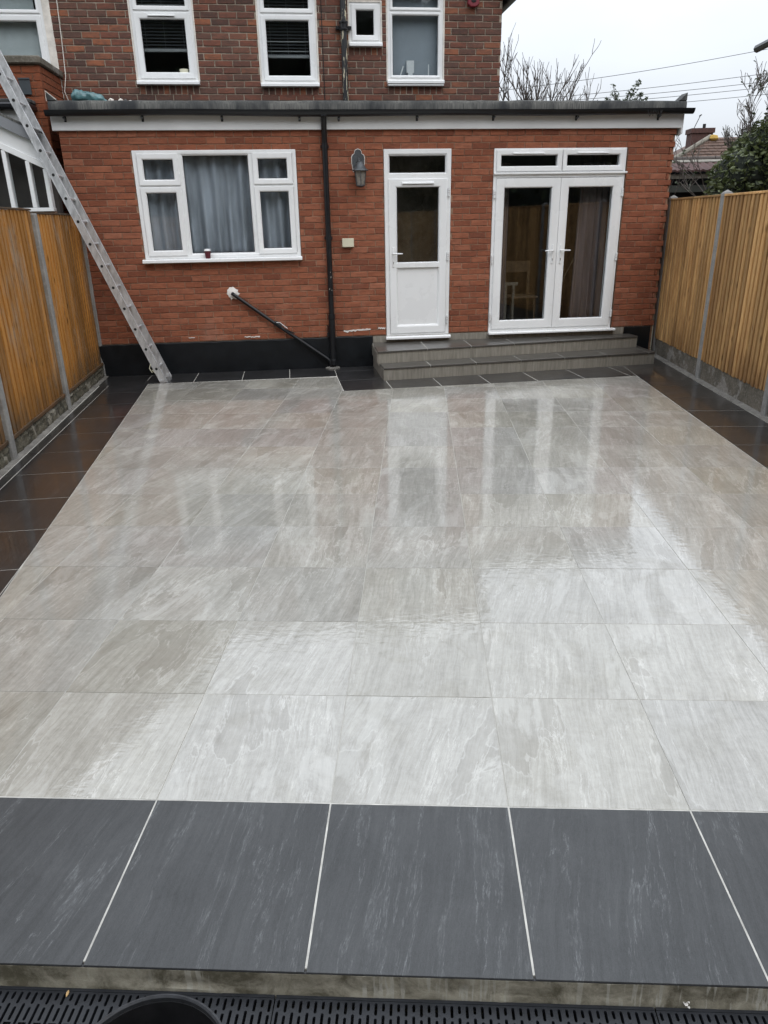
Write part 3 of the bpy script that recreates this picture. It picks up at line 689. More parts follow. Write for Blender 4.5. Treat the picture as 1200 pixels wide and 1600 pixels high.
# window joinery ----------------------------------------------------
def ringprof(w, yf, yb, bead=.014):
    return [(0,yb),(0,yf+.004),(.004,yf),(w-bead,yf),(w-bead*.45,yf+.005),(w,yf+.016),(w,yb)]
def sash(par, rect, w, yf, yb=.05, name='sash'):
    o = MB().ring(*rect, ringprof(w, yf, yb)).build(name, M['white'], par, smooth=True); return o
def pane(par, rect, y=.022, name='pane'):
    a, b, c, d = rect
    o = MB().box(a, b, y, y+.005, c, d).build(name, M['glass'], par); return o
def gasket(par, rect, y=.0165):
    return MB().ring(rect[0]-.001, rect[1]+.001, rect[2]-.001, rect[3]+.001, [(0,y+.004),(0,y),(.006,y),(.006,y+.004)]).build('gasket', M['gasket'], par)
def grow(r, d): return (r[0]-d, r[1]+d, r[2]-d, r[3]+d)
def handle(par, u, z, dirn, y):
    b = MB(); b.box(u-.014,u+.014,y-.010,y,z-.165,z+.075); b.build('handle_plate', M['white'], par, bevel=.006, seg=2)
    MB().tube([(u,y-.008,z),(u,y-.045,z),(u+dirn*.02,y-.052,z),(u+dirn*.115,y-.050,z-.002)], [.011,.010,.010,.008], 10).build('handle', M['white'], par, smooth=True)
    MB().tube([(u,y-.009,z-.105),(u,y-.0135,z-.105)], .0085, 12).box(u-.003,u+.003,y-.0138,y-.0132,z-.13,z-.105).build('keyhole', M['steel'], par)
    MB().box(u-.0025,u+.0025,y-.0145,y-.0137,z-.127,z-.103).build('key_slot', M['dark'], par)
def hinge(par, u, z, y):
    MB().tube([(u,y-.012,z-.05),(u,y-.012,z+.05)], .011, 10).box(u-.016,u+.016,y-.008,y,z-.045,z+.045).build('hinge', M['white'], par, smooth=True)
    MB().tube([(u,y-.0125,z-.012),(u,y-.0125,z-.006)], .0116, 10).tube([(u,y-.0125,z+.016),(u,y-.0125,z+.021)], .0116, 10).build('hinge_pin', M['steel'], par)
def vent(par, a, b, z, y, h=.018):
    MB().prism_x([(y,z-h/2),(y-.022,z-h/2-.004),(y-.020,z+h*.1),(y,z+h/2)], a, b).build('trickle_vent', M['white'], par, bevel=.002)
    MB().box(a+.006, b-.006, y-.016, y-.003, z-h/2-.006, z-h/2-.0035).build('vent_slot', M['gasket'], par)

win = empty('window', (0,0,0), 0, EXT)
a, b, c, d = -3.455, -1.520, 1.435, 2.660
MB().ring(a,b,c,d, ringprof(.052,-.006,.06)).box(-2.945,-2.885,-.002,.06,c+.045,d-.045).box(-2.088,-2.028,-.002,.06,c+.045,d-.045) \
    .box(a+.04,-2.946,-.0015,.06,2.238,2.294).box(-2.0275,b-.04,-.0015,.06,2.238,2.294).build('frame', M['white'], win, smooth=True, bevel=.003)
for (r, w_) in (((-3.405,-2.926,2.277,2.622),.064),((-3.405,-2.926,1.473,2.256),.064),((-2.046,-1.570,2.277,2.622),.064),((-2.046,-1.570,1.473,2.256),.064)):
    sash(win, r, w_, -.022); p_ = grow(r, -w_+.004); pane(win, p_); gasket(win, grow(r, -w_))
r = (-2.888,-2.085,1.480,2.615); MB().ring(*r, [(0,.05),(0,.004),(.010,.006),(.016,.018),(.016,.05)]).build('glazing_bead', M['white'], win); pane(win, grow(r,-.012)); gasket(win, grow(r,-.016))
MB().prism_x([(-.085,1.392),(-.085,1.425),(-.078,1.4335),(-.010,1.4345),(.03,1.4345),(.03,1.392)], -3.482, -1.508).build('sill', M['white'], win, bevel=.003)

# back door
dr = empty('back_door', (0,0,0), 0, EXT)
a, b, c, d = OP_D[0]+.002, OP_D[1]-.002, .392, 2.654
MB().ring(a,b,c,d, ringprof(.062,-.012,.07,.01)).box(a+.05,b-.05,-.0115,.07,2.312,2.375).build('frame', M['white'], dr, smooth=True, bevel=.003)
r = (a+.050,b-.050,2.365,2.600); MB().ring(*r, [(0,.05),(0,-.004),(.010,-.002),(.022,.016),(.022,.05)]).build('glazing_bead', M['white'], dr); pane(dr, grow(r,-.018)); gasket(dr, grow(r,-.022))
LU0, LU1, LZ0, LZ1 = -.386, .362, .425, 2.318
lb = MB().ring(LU0,LU1,LZ0,LZ1, ringprof(.098,-.030,.045,.012)).box(LU0+.088,LU1-.088,-.0295,.045,1.262,1.322)
lb.build('door_leaf', M['white'], dr, smooth=True, bevel=.003)
r = (LU0+.090,LU1-.090,1.314,2.240); MB().ring(*r, [(0,.04),(0,-.024),(.008,-.022),(.016,-.006),(.016,.04)]).build('glazing_bead', M['white'], dr); pane(dr, grow(r,-.012),.010); gasket(dr, grow(r,-.016),-.002)
MB().box(LU0+.09,LU1-.09,.0,.03,.515,1.27).build('door_panel', M['white'], dr)
MB().ring(LU0+.088,LU1-.088,.513,1.272, [(0,.0),(0,-.026),(.010,-.022),(.020,-.008),(.022,.0)]).build('panel_bead', M['white'], dr, smooth=True)
vent(dr, -.215, .190, 2.272, -.030, .022)
handle(dr, -.336, 1.438, 1, -.030)
for z in (2.16, 1.395, .595): hinge(dr, .384, z, -.018)
MB().prism_x([(-.075,.352),(-.075,.378),(-.06,.3915),(.03,.3915),(.03,.352)], -.447, .430).build('sill', M['white'], dr, bevel=.003)

# French doors
fd = empty('french_doors', (0,0,0), 0, EXT)
a, b, c, d = OP_F[0]+.002, 2.700, .398, 2.652
MB().ring(a,b,c,d, ringprof(.046,-.012,.07,.008)).box(a+.04,b-.04,-.0115,.07,2.315,2.400).build('frame', M['white'], fd, smooth=True, bevel=.003)
MB().box(a-.006,b+.020,-.045,-.0125,2.352,2.376).build('drip_bar', M['white'], fd, bevel=.004)
mid = 1.848
for (x0, x1, gg) in ((.992, mid-.005, (1.075,1.745)), (mid+.005, 2.668, (1.945,2.600))):
    r = (x0, x1, 2.388, 2.632); MB().ring(x0,x1,2.388,2.632, ringprof(.060,-.030,.05,.012)).build('sash', M['white'], fd, smooth=True); pane(fd, grow(r,-.056)); gasket(fd, grow(r,-.060))
    cx = (x0+x1)/2; vent(fd, cx-.225, cx+.185, 2.598, -.030, .018)
for (x0, x1, dirn, hu, hg) in ((.998, mid-.002, -1, mid-.055, 0.978), (mid+.002, 2.664, 1, mid+.055, 2.684)):
    r = (x0, x1, .440, 2.308)
    MB().ring(*r, ringprof(.112,-.030,.05,.014)).build('door_leaf', M['white'], fd, smooth=True); pane(fd, grow(r,-.106),.012); gasket(fd, grow(r,-.112),.001)
    handle(fd, hu, 1.434, dirn, -.030)
    for z in (2.13, 1.34, .60): hinge(fd, hg, z, -.018)
MB().prism_x([(-.085,.372),(-.085,.394),(-.07,.4005),(.03,.4005),(.03,.372)], .958, 2.752).build('sill', M['white'], fd, bevel=.003)

# the dim room behind
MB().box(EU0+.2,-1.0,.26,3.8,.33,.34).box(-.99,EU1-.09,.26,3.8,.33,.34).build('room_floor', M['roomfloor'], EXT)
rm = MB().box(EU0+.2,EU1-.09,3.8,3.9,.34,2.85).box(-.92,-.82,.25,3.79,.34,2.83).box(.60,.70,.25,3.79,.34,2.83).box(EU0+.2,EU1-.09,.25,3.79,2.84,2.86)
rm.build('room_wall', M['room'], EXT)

# ------------------------------------------------------------------ curtains and what shows through the glass
def curtain(u0, u1, z0, z1, y, amp, per, mat, seed, flare=0.0):
    rr = random.Random(seed); n = int((u1-u0)/.012); mz = 14; b = MB(); ph = rr.uniform(0, 6)
    for j in range(mz+1):
        t = j/mz; z = z1+(z0-z1)*t
        for i in range(n+1):
            s = i/n; u = u0+(u1-u0)*s+flare*t*(s-.5)
            w = math.sin(s*(u1-u0)/per*6.283+ph+.6*math.sin(s*9+t*1.2))+.45*math.sin(s*(u1-u0)/per*6.283*.43+2*t+ph)
            b.v.append((u, y+amp*(.5+.5*t)*w, z))
    for j in range(mz):
        for i in range(n): q = j*(n+1)+i; b.f.append((q,q+1,q+n+2,q+n+1))
    return b
def hang(name, b, mat, label, cat, group=None):
    o = b.build(name, mat, smooth=True); o.location = (0, CY, 0); o.rotation_euler = (0,0,A); s = o.modifiers.new('thickness', 'SOLIDIFY'); s.thickness = .002
    return tag(o, label, cat, group)
hang('net_curtain', curtain(-3.42,-1.55,1.45,2.64,.16,.045,.16,M['net'],4), M['net'], 'blue grey voile curtain hanging in folds behind the wide white window', 'curtain')
hang('drape', curtain(1.05,1.23,.42,2.50,.20,.026,.075,M['drape'],8), M['drape'], 'narrow mauve drape at the left side of the French doors', 'curtain', 'drapes behind the French doors')
hang('drape', curtain(2.20,2.60,.42,2.50,.20,.030,.085,M['drape'],9,.10), M['drape'], 'wide mauve drape at the right side of the French doors', 'curtain', 'drapes behind the French doors')
M['seat_wood'] = simple('pale_chair_wood', (.11,.072,.040), .5, var=.25, sc=12)
ch = thing('wooden_chair', 'pale wooden chair standing inside the left French door', 'chair', HW(1.62,-.75,.34), A)
MB().box(-.21,.21,-.2,.2,.43,.46).build('seat', M['seat_wood'], ch, bevel=.01)
for sx_ in (-.18,.18):
    MB().tube([(sx_,-.17,0),(sx_*.92,-.16,.43)], [.014,.02], 8).build('leg', M['seat_wood'], ch); MB().tube([(sx_,.18,0),(sx_*.95,.17,.45),(sx_,.24,.92)], .018, 8).build('leg', M['seat_wood'], ch)
MB().box(-.2,.2,.21,.235,.76,.92).build('backrest', M['seat_wood'], ch, bevel=.008)
tag(MB().tube([(-.20,0,.0),(.30,.0,1.05)], .012, 8).box(-.26,-.16,-.03,.03,-.0,.10).build('broom', M['seat_wood'], loc=HW(2.06,-.55,.345), rot=(0,0,A)), 'wooden broom leaning inside the right French door', 'broom')
tag(MB().box(-.06,-.03,-.02,.02,0,.62).box(.05,.08,-.02,.02,0,.62).box(-.06,.12,-.021,.021,.62,.66).build('white_trestle', M['gravel'], loc=HW(1.36,-.45,.345), rot=(0,0,A)), 'white painted stand inside the left French door, left of the chair', 'stand')
cup = thing('coffee_cup', 'maroon takeaway coffee cup with white lid on the window sill', 'cup', HW(-2.682,.052,1.4345), A)
M['maroon'] = simple('maroon_card', (.095,.012,.022), .5); 
MB().lathe([(.001,0),(.029,0),(.039,.088),(.039,.092),(.001,.092)], n=24).build('body', M['maroon'], cup, smooth=True)
MB().lathe([(.0405,.088),(.042,.094),(.040,.100),(.036,.104),(.035,.112),(.030,.113),(.001,.108)], n=24).build('lid', M['white'], cup, smooth=True)

# ------------------------------------------------------------------ steps
st = thing('garden_steps', 'two wide grey tiled steps below the white back door and French doors', 'steps', (0, CY, 0), A)
def stepline(p0, p1, t): return (p0[0]+(p1[0]-p0[0])*t, p0[1]+(p1[1]-p0[1])*t)
LF, LR, LB0, LB1 = (-.605,1.02), (3.075,.655), (-.62,.0), (3.16,.0)      # lower step outline, (u, w)
UF, UR = (-.645,.735), (3.005,.245)
def yq(p): return (p[0], -p[1])
Z1, Z2 = .158, .312
def core(f, r, inset, z0, z1, bu0, bu1):
    return MB().prism_z([(f[0]+inset,-f[1]+inset),(r[0]-inset,-r[1]+inset),(bu1-inset,-.013),(bu0+inset,-.013)], z0, z1)
core(LF, LR, .010, -.01, Z1-.003, -.605, 3.06).build('step_core', M['grout_grey'], st)
core(UF, UR, .010, Z1-.02, Z2-.003, -.64, 2.99).build('step_core', M['grout_grey'], st)
def tread_row(f, r, bf, br, z, n_t, first, over=.012):
    # treads: quads split along the front line by ~.6 m joints
    ln = math.hypot(r[0]-f[0], r[1]-f[1]); ts = [0.0]; x = first
    while x < ln-.08: ts.append(x/ln); x += .6
    ts.append(1.0)
    for i in range(len(ts)-1):
        g_ = .005/ln; t0, t1 = ts[i]+(g_ if i else 0), ts[i+1]-(g_ if i < len(ts)-2 else 0)
        p0, p1, q0, q1 = stepline(f,r,t0), stepline(f,r,t1), stepline(bf,br,t0), stepline(bf,br,t1)
        P = [(p0[0],-p0[1]-over),(p1[0],-p1[1]-over),(q1[0],-q1[1]),(q0[0],-q0[1])]
        cx = sum(p[0] for p in P)/4; cy = sum(p[1] for p in P)/4
        MB().prism_z([(x-cx,y-cy) for x,y in P], z-.02, z).build('tread_tile', M['tread'], st, bevel=.002, loc=(cx,cy,0))
def riser_row(f, r, z0, z1, first):
    ln = math.hypot(r[0]-f[0], r[1]-f[1]); ts = [0.0]; x = first
    while x < ln-.08: ts.append(x/ln); x += .6
    ts.append(1.0)
    for i in range(len(ts)-1):
        g_ = .0012/ln; p0, p1 = stepline(f,r,ts[i]+g_), stepline(f,r,ts[i+1]-g_)
        MB().hexa([(p0[0],-p0[1],z0),(p1[0],-p1[1],z0),(p1[0],-p1[1]+.012,z0),(p0[0],-p0[1]+.012,z0),(p0[0],-p0[1],z1),(p1[0],-p1[1],z1),(p1[0],-p1[1]+.012,z1),(p0[0],-p0[1]+.012,z1)]).build('riser_tile', M['riser'], st)
MBg = MB(); 
tread_row(LF, LR, (-.63,.02), (3.075,.02), Z1, 6, .60); tread_row(UF, UR, (-.625,.014), (2.99,.014), Z2, 6, .66)
riser_row(LF, LR, .001, Z1-.021, .60); riser_row(UF, UR, Z1+.001, Z2-.021, .68)
for (f, bu, z0, z1) in ((LF,-.618,.001,Z1-.021),(UF,-.632,Z1+.001,Z2-.021)):     # left cheek
    MB().hexa([(f[0]-.006,-f[1]+.0125,z0),(f[0]+.006,-f[1]+.0125,z0),(bu+.006,-.013,z0),(bu-.006,-.013,z0),(f[0]-.006,-f[1]+.0125,z1),(f[0]+.006,-f[1]+.0125,z1),(bu+.006,-.013,z1),(bu-.006,-.013,z1)]).build('side_tile', M['riser'], st)
for (f, bu, z0, z1) in ((LR,3.068,.001,Z1-.021),(UR,2.996,Z1+.001,Z2-.021)):     # right cheek
    MB().hexa([(f[0]-.012,-f[1]+.0125,z0),(f[0],-f[1]+.0125,z0),(bu,-.013,z0),(bu-.012,-.013,z0),(f[0]-.012,-f[1]+.0125,z1),(f[0],-f[1]+.0125,z1),(bu,-.013,z1),(bu-.012,-.013,z1)]).build('side_tile', M['riser'], st)
x = -.622
while x < 2.89:
    x2 = min(x+.6, 2.90); MB().box(x+.001,x2-.001,-.012,.004,Z2+.001,EZ0-.006).build('riser_tile', M['riser'], st); x = x2

# ------------------------------------------------------------------ lantern, box
ln_ = thing('wall_lantern', 'weathered pewter wall lantern with bell shade on red brick', 'wall lamp', HW(-.757,0,2.30), A)
bp = [(0,.355),(.030,.345),(.042,.325),(.042,.305),(.066,.292),(.076,.27),(.076,.20),(.066,.15),(.06,.11),(-.06,.11),(-.066,.15),(-.076,.20),(-.076,.27),(-.066,.292),(-.042,.305),(-.042,.325),(-.030,.345)]
MB().prism_y([(x*.98,z) for x,z in bp][::-1], -.020, -.001).build('back_plate', M['lantern'], ln_, bevel=.004)
MB().prism_y([(x*1.10,.235+(z-.235)*1.06) for x,z in bp][::-1], -.0045, .003).build('sealant', M['silicone'], ln_)
MB().tube([(0,-.02,.20),(0,-.05,.235),(0,-.085,.245),(0,-.115,.225),(0,-.12,.19)], [.012,.012,.011,.010,.012], 10).build('arm', M['lantern'], ln_, smooth=True)
MB().lathe([(.001,.215),(.020,.212),(.040,.195),(.055,.165),(.072,.135),(.098,.117),(.103,.110),(.096,.107),(.001,.107)], (0.012,-.12,0), 28).build('shade', M['lantern'], ln_, smooth=True)
lg = MB().lathe([(.001,.107),(.074,.107),(.052,-.055),(.001,-.055)], (0.012,-.12,0), 6).build('glass', M['lantern_glass'], ln_)
for k in range(6):
    t = 2*math.pi*(k+.5)/6; MB().tube([(.012+.076*math.cos(t),-.12+.076*math.sin(t),.107),(.012+.054*math.cos(t),-.12+.054*math.sin(t),-.055)], .0045, 6).build('glazing_bar', M['lantern'], ln_)
MB().lathe([(.056,-.050),(.058,-.058),(.040,-.068),(.018,-.078),(.001,-.080)], (0.012,-.12,0), 20).build('finial', M['lantern'], ln_, smooth=True)
jb = thing('junction_box', 'small cream square junction box on red brick beside the downpipe', 'junction box', HW(-.917,0,1.53), A)
MB().box(-.075,.075,-.045,-.001,0,.105).build('box_body', M['cream'], jb, bevel=.004)
MB().box(-.071,.071,-.050,-.0455,.004,.101).build('lid', M['cream'], jb, bevel=.002)

# ------------------------------------------------------------------ ladder
ld = thing('ladder', 'long aluminium ladder leaning sideways against the house by the left fence', 'ladder', HW(-3.285,.545,0.0), A)
ta = math.atan2(.380, 1.0)
ux, uz = -math.sin(ta), math.cos(ta); px, pz = math.cos(ta), math.sin(ta)     # along, across (to the right)
LEN = 4.35
def lp(s, t, y): return (ux*s+px*t, y, uz*s+pz*t+.0)
def stile(t0, t1, ya, yb, s0, s1):
    m = MB(); k = .007
    y2 = yb
    P = []
    for s in (s0, s1):
        P += [lp(s,t0,ya),lp(s,t1,ya),lp(s,t1,y2),lp(s,t0,y2)]
    m.hexa([P[0],P[1],P[2],P[3],P[4],P[5],P[6],P[7]])
    # lips along both edges of the outer face
    for (ta_, tb_) in ((t0,t0+k),(t1-k,t1)):
        Q = []
        for s in (s0, s1): Q += [lp(s,ta_,ya-.004),lp(s,tb_,ya-.004),lp(s,tb_,ya-.0002),lp(s,ta_,ya-.0002)]
        m.hexa(Q)
    return m
S0 = .035
for (y0_, y1_) in ((0,.028),(.36,.388)):
    stile(-.088,-.006,y0_,y1_,S0,LEN).build('stile', M['alu'], ld, bevel=.0015)
k = 0; s = .20
while s < LEN-.1:
    MB().tube([lp(s,-.048,.010),lp(s,-.048,.378)], .0145, 12).build('rung', M['alu'], ld, smooth=True)
    rg = MB(); c0 = Vector(lp(s,-.048,-.0035)); 
    rg.tube([lp(s,-.048,-.0012),lp(s,-.048,-.0002)], .0165, 14).build('rung_hole', M['dark'], ld)
    s += .262; k += 1
MB().hexa([lp(0,-.086,-.004),lp(0.0,-.002,-.004),lp(.0,-.002,.034),lp(0,-.086,.034),lp(.06,-.086,-.004),lp(.06,-.002,-.004),lp(.06,-.002,.034),lp(.06,-.086,.034)]).build('rubber_foot', M['alu'], ld, bevel=.004)
MB().hexa([lp(0,-.086,.356),lp(0.0,-.002,.356),lp(.0,-.002,.394),lp(0,-.086,.394),lp(.06,-.086,.356),lp(.06,-.002,.356),lp(.06,-.002,.394),lp(.06,-.086,.394)]).build('rubber_foot', M['alu'], ld, bevel=.004)
MB().tube([lp(.28,-.086,.0),lp(.24,-.12,-.01),lp(.18,-.115,-.01),lp(.21,-.10,0),lp(.16,-.086,0)], .005, 6).build('cord', M['cream'], ld)

# ------------------------------------------------------------------ main house behind
MH = thing('main_house', 'two storey house of weathered brown brick behind the flat roof', 'building', HW(0,-1.1,0), A)
MU0, MU1 = -6.9, 1.294
W1 = (-3.452,-2.690,3.548,4.585); W2 = (-1.886,-1.150,3.528,4.585); W3 = (-.722,-.312,3.985,4.44); W4 = (-.228,.512,3.565,4.60); W0 = (-6.1,-4.49,3.45,4.60)
SILL = .095
wops = [W1,W2,W3,W4,W0]
allops = []
for w_ in wops[:4]: allops.append(w_); allops.append((w_[0]+.005 if w_ is not W3 else w_[0]-.02, w_[1]-.005 if w_ is not W3 else w_[1]+.02, w_[2]-.15 if w_ is not W4 else w_[2]-.16, w_[2]))
allops.append(W0)
mb = MB(); us = sorted({MU0, MU1}|{w_[0] for w_ in wops}|{w_[1] for w_ in wops})
for i in range(len(us)-1):
    a, b = us[i], us[i+1]; m_ = (a+b)/2
    o_ = [w_ for w_ in wops if w_[0] < m_ < w_[1]]
    if not o_: mb.box(a,b,.009,.26,-.1,4.63)
    else: mb.box(a,b,.009,.26,-.1,o_[0][2]); mb.box(a,b,.009,.26,o_[0][3],4.63)
mb.box(MU1-.2,MU1-.002,.261,6.0,-.1,4.63); mb.box(MU0,MU0+.2,.261,6.0,-.1,4.63)
mb.build('mortar_wall', M['mortar_old'], MH)
OLD = shapes_for(0.218, 0.0655, 0.05, M['brick_old'], 0.0018)
mr_ = brick_rects(MU0, MU1, 3.175, 19, 0.0759, 0.2275, 0.0125, allops, 11)
lay_bricks(MH, mr_, M['brick_old'], OLD, 0.218, 0.0, 300, key=lambda q: 0 if q[2] > 3.25 and q[0] > -4.5 and q[2] < 4.55 else 1)
OLDS = shapes_for(0.058, 0.098, 0.05, M['brick_old'], 0.0022)
for w_ in wops[:4]:
    a, b = (w_[0]+.005, w_[1]-.005) if w_ is not W3 else (w_[0]-.02, w_[1]+.02)
    n = int((b-a)/.0735); zt = w_[2]-.048 if w_ is not W4 else w_[2]-.06
    for i in range(n):
        o = link('sill_brick', random.choice(OLDS), MH); o.location = (a+(i+.5)*(b-a)/n, .004+random.uniform(-.003,.003), zt-.049)
        o.scale = ((b-a)/n*.86/.058,1,1)
def upvc(name, w_, lower, topbot, y=.012, vent_=None, top_light=True, sill_h=.03, sill_out=.07):
    win = empty(name, (0,0,0), 0, MH); a,b,c,d = w_
    MB().ring(a+.001,b-.001,c+.001,d-.001, ringprof(.05,y-.004,y+.06,.008)).build('frame', M['white'], win, smooth=True)
    MB().ring(a-.016,b+.016,c-.01,d+.012, [(0,.012),(0,-.003),(.018,-.003),(.018,.012)]).build('render_edge', M['white_old'], win)
    if top_light:
        tz = (lower[3]+topbot)/2+.008
        MB().box(a+.04,b-.04,y-.003,y+.06,tz-.028,tz+.028).build('transom', M['white'], win, bevel=.003)
        r = (a+.038,b-.038,tz+.012,d-.038); w2 = max(.02, topbot-r[2]); MB().ring(*r, ringprof(w2,y-.018,y+.05)).build('sash', M['white'], win, smooth=True); pane(win, grow(r,-w2+.004), y+.022); gasket(win, grow(r,-w2), y+.017)
        r = (a+.038,b-.038,c+.030,tz-.012)
    else: r = (a+.03,b-.03,c+.03,d-.03)
    w2 = min(lower[0]-r[0], .075)
    MB().ring(*r, ringprof(w2,y-.018,y+.05)).build('sash', M['white'], win, smooth=True); pane(win, grow(r,-w2+.004), y+.022); gasket(win, grow(r,-w2), y+.017)
    if vent_: vent(win, (a+b)/2-.17, (a+b)/2+.16, r[3]-.03, y-.018, .016)
    MB().prism_x([(-sill_out,c-.045),(-sill_out,c-.012),(-sill_out+.012,c-.001),(y+.03,c-.001),(y+.03,c-.045)], a-.012, b+.012).build('sill', M['white'], win, bevel=.003)
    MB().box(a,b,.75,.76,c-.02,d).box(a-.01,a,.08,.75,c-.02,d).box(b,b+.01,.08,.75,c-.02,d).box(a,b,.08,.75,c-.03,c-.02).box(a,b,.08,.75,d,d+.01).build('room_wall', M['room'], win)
    return win
upvc('window', W1, (-3.343,-2.779,3.633,4.230), 4.368, vent_=True)
upvc('window', W2, (-1.790,-1.243,3.620,4.215), 4.358)
upvc('window', W3, (-.631,-.428,4.073,4.353), 0, top_light=False)
upvc('window', W4, (-.160,.432,3.658,4.276), 4.387)
upvc('window', W0, (-6.0,-4.64,3.55,4.19), 4.31)
MB().box(-4.478,-4.40,-.004,.05,3.35,4.62).build('painted_jamb', M['white_old'], MH, bevel=.004)
MB().box(W4[0]-.004,W4[1]+.006,-.06,.012,W4[2]-.072,W4[2]-.046).build('sub_sill', M['fascia'], MH, bevel=.004)
# soil pipe with peeling paint
def peel():
    k = NT('peeling_black_paint'); v = k.coords(); n = k.noise(k.map(v, (9, 9, 1.6)), 3.0, 6, 0.62, 0.4)
    m = k.mapr(n, 0.565, 0.585); c = k.mix(m, (0.014,0.015,0.017), (0.55,0.50,0.36))
    return k.set(color=c, rough=0.45, normal=k.bump(m, 0.4, 0.003))
M['peel'] = peel()
sp_ = MB().tube([(-.802,-.075,3.17),(-.802,-.075,4.6)], .038, 16).build('soil_pipe', M['peel'], MH, smooth=True)
MB().lathe([(.040,0),(.056,.005),(.058,.02),(.050,.03),(.050,.075),(.060,.085),(.060,.10),(.042,.108)], (-.802,-.075,4.10), 18).build('pipe_collar', M['black_pvc'], sp_, smooth=True)
MB().box(-.90,-.70,-.055,-.0025,4.125,4.16).build('pipe_bracket', M['black_pvc'], sp_)
MB().tube([(-1.075,-.006,3.1),(-1.075,-.006,4.62)], .005, 6).build('lead_cable', M['dark'], MH)
# eaves, roof and the tall gable on the left
M['tile_roof'] = simple('brown_roof_tile', (0.10,0.055,0.042), 0.8, var=0.3, sc=14, bump=0.6, bsc=25)
MB().box(MU0,MU1+.12,-.10,6.0,4.634,4.70).build('eaves_board', M['white_old'], MH)
MB().tube([(1.41,-.16,4.50),(1.41,6.0,4.50)], .06, 14).build('side_gutter', M['black_pvc'], MH, smooth=True)
MB().box(MU1+.002,1.46,-.14,6.0,4.535,4.60).build('eaves_soffit', M['bark_dark'], MH)
MB().hexa([(MU0,-.12,4.701),(MU1+.15,-.12,4.701),(MU1+.15,6.0,4.701),(MU0,6.0,4.701),(MU0,3.0,5.5),(MU1-1.4,3.0,5.5),(MU1-1.4,3.2,5.5),(MU0,3.2,5.5)]).build('roof', M['tile_roof'], MH)
MB().prism_y([(-2.9,4.702),(-6.6,8.1),(-9.0,8.1),(-9.0,4.702)][::-1], .0, 6.0).build('tall_gable', M['brick_old'], MH)
# burglar alarm box
M['alarm_red'] = simple('alarm_red', (.16,.012,.022), .4)
al = thing('alarm_box', 'dark red alarm box high on the brown brick wall', 'alarm box', HW(.895,-1.1,4.385), A)
MB().prism_y([(-.035,0),(.035,0),(.075,.03),(.082,.20),(-.082,.20),(-.075,.03)], -.065, -.002).build('housing', M['alarm_red'], al, bevel=.012, seg=3)
MB().lathe([(.001,0),(.034,0),(.030,.008),(.001,.012)], (0,0,0), 20, .62).build('lens', M['dark'], al, loc=(0,-.065,.068), rot=(R(90),0,0))
# blinds and small things behind the glass
def blind(w_, ztop, zbot, y, label):
    t = thing('venetian_blind', label, 'blind', HW((w_[0]+w_[1])/2, -1.1-y, zbot), A, 'venetian blinds in the upstairs windows')
    hw = (w_[1]-w_[0])/2-.09; z = .03
    MB().box(-hw,hw,-.014,.014,-.012,.026).build('bottom_rail', M['rail_glint'], t, bevel=.004)
    while z+zbot < ztop:
        a_ = R(32); h_ = .0175
        MB().hexa([(-hw,-h_*math.cos(a_),z-h_*math.sin(a_)),(hw,-h_*math.cos(a_),z-h_*math.sin(a_)),(hw,h_*math.cos(a_),z+h_*math.sin(a_)),(-hw,h_*math.cos(a_),z+h_*math.sin(a_)),
                   (-hw,-h_*math.cos(a_),z-h_*math.sin(a_)+.002),(hw,-h_*math.cos(a_),z-h_*math.sin(a_)+.002),(hw,h_*math.cos(a_),z+h_*math.sin(a_)+.002),(-hw,h_*math.cos(a_),z+h_*math.sin(a_)+.002)]).build('slat', M['rail_glint'] if random.random() < .16 else M['slat'], t)  # odd slats in paler grey: slat reflections put into their colour
        z += .036
    for q in (-.4,0,.4): MB().tube([(hw*q*2,-.016,0),(hw*q*2,-.016,ztop-zbot)], .0012, 4).build('ladder_cord', M['rail_glint'], t)
blind(W1, 4.56, 3.90, .10, 'black venetian blind half raised in the upstairs window left, pale pot below')
blind(W2, 4.56, 3.84, .10, 'black venetian blind half raised in the upstairs window by the soil pipe')
M['roller'] = simple('blue_grey_blind', (0.30, 0.335, 0.37), 0.8, var=.05)
rb = tag(MB().box(-.33,.33,0,.006,0,.96).build('roller_blind', M['roller'], loc=HW(.142,-1.1-.13,3.58), rot=(0,0,A)), 'plain blue grey blind filling the large upstairs window', 'blind')
tag(MB().box(-.70,.70,0,.01,0,.9).build('pale_blind', simple('pale_grey_blind', (.50,.54,.54), .7), loc=HW(-5.32,-1.1-.12,3.55), rot=(0,0,A)), 'pale grey blind in the partly seen window at top left', 'blind')
tag(MB().lathe([(.001,0),(.055,0),(.062,.10),(.060,.105),(.001,.10)], n=20).build('plant_pot', M['cream'], loc=HW(-2.87,-1.1-.07,3.585), smooth=True), 'pale pot on the sill inside the left upstairs window', 'pot')
tag(MB().lathe([(.001,0),(.03,0),(.042,.025),(.042,.055),(.03,.06),(.001,.06)], n=18).build('toilet_roll', M['white'], loc=HW(-.487,-1.1-.075,4.022), smooth=True), 'white roll on the sill of the tiny upstairs window', 'roll')
bx = MB().box(-.05,.05,0,.04,.06,.20).box(-.03,.03,.0,.03,0,.06).build('mirror', M['fascia'], loc=HW(.085,-1.1-.07,3.605), rot=(0,0,A))
tag(bx, 'small white square mirror on the sill of the large upstairs window', 'mirror')
tag(MB().lathe([(.001,0),(.022,0),(.022,.02),(.008,.03),(.007,.11),(.005,.155),(.001,.157)], n=12).build('bottle', M['white'], loc=HW(.33,-1.1-.07,3.605), smooth=True), 'thin white bottle at the right end of the upstairs sill', 'bottle', 'toiletries on the upstairs sill')
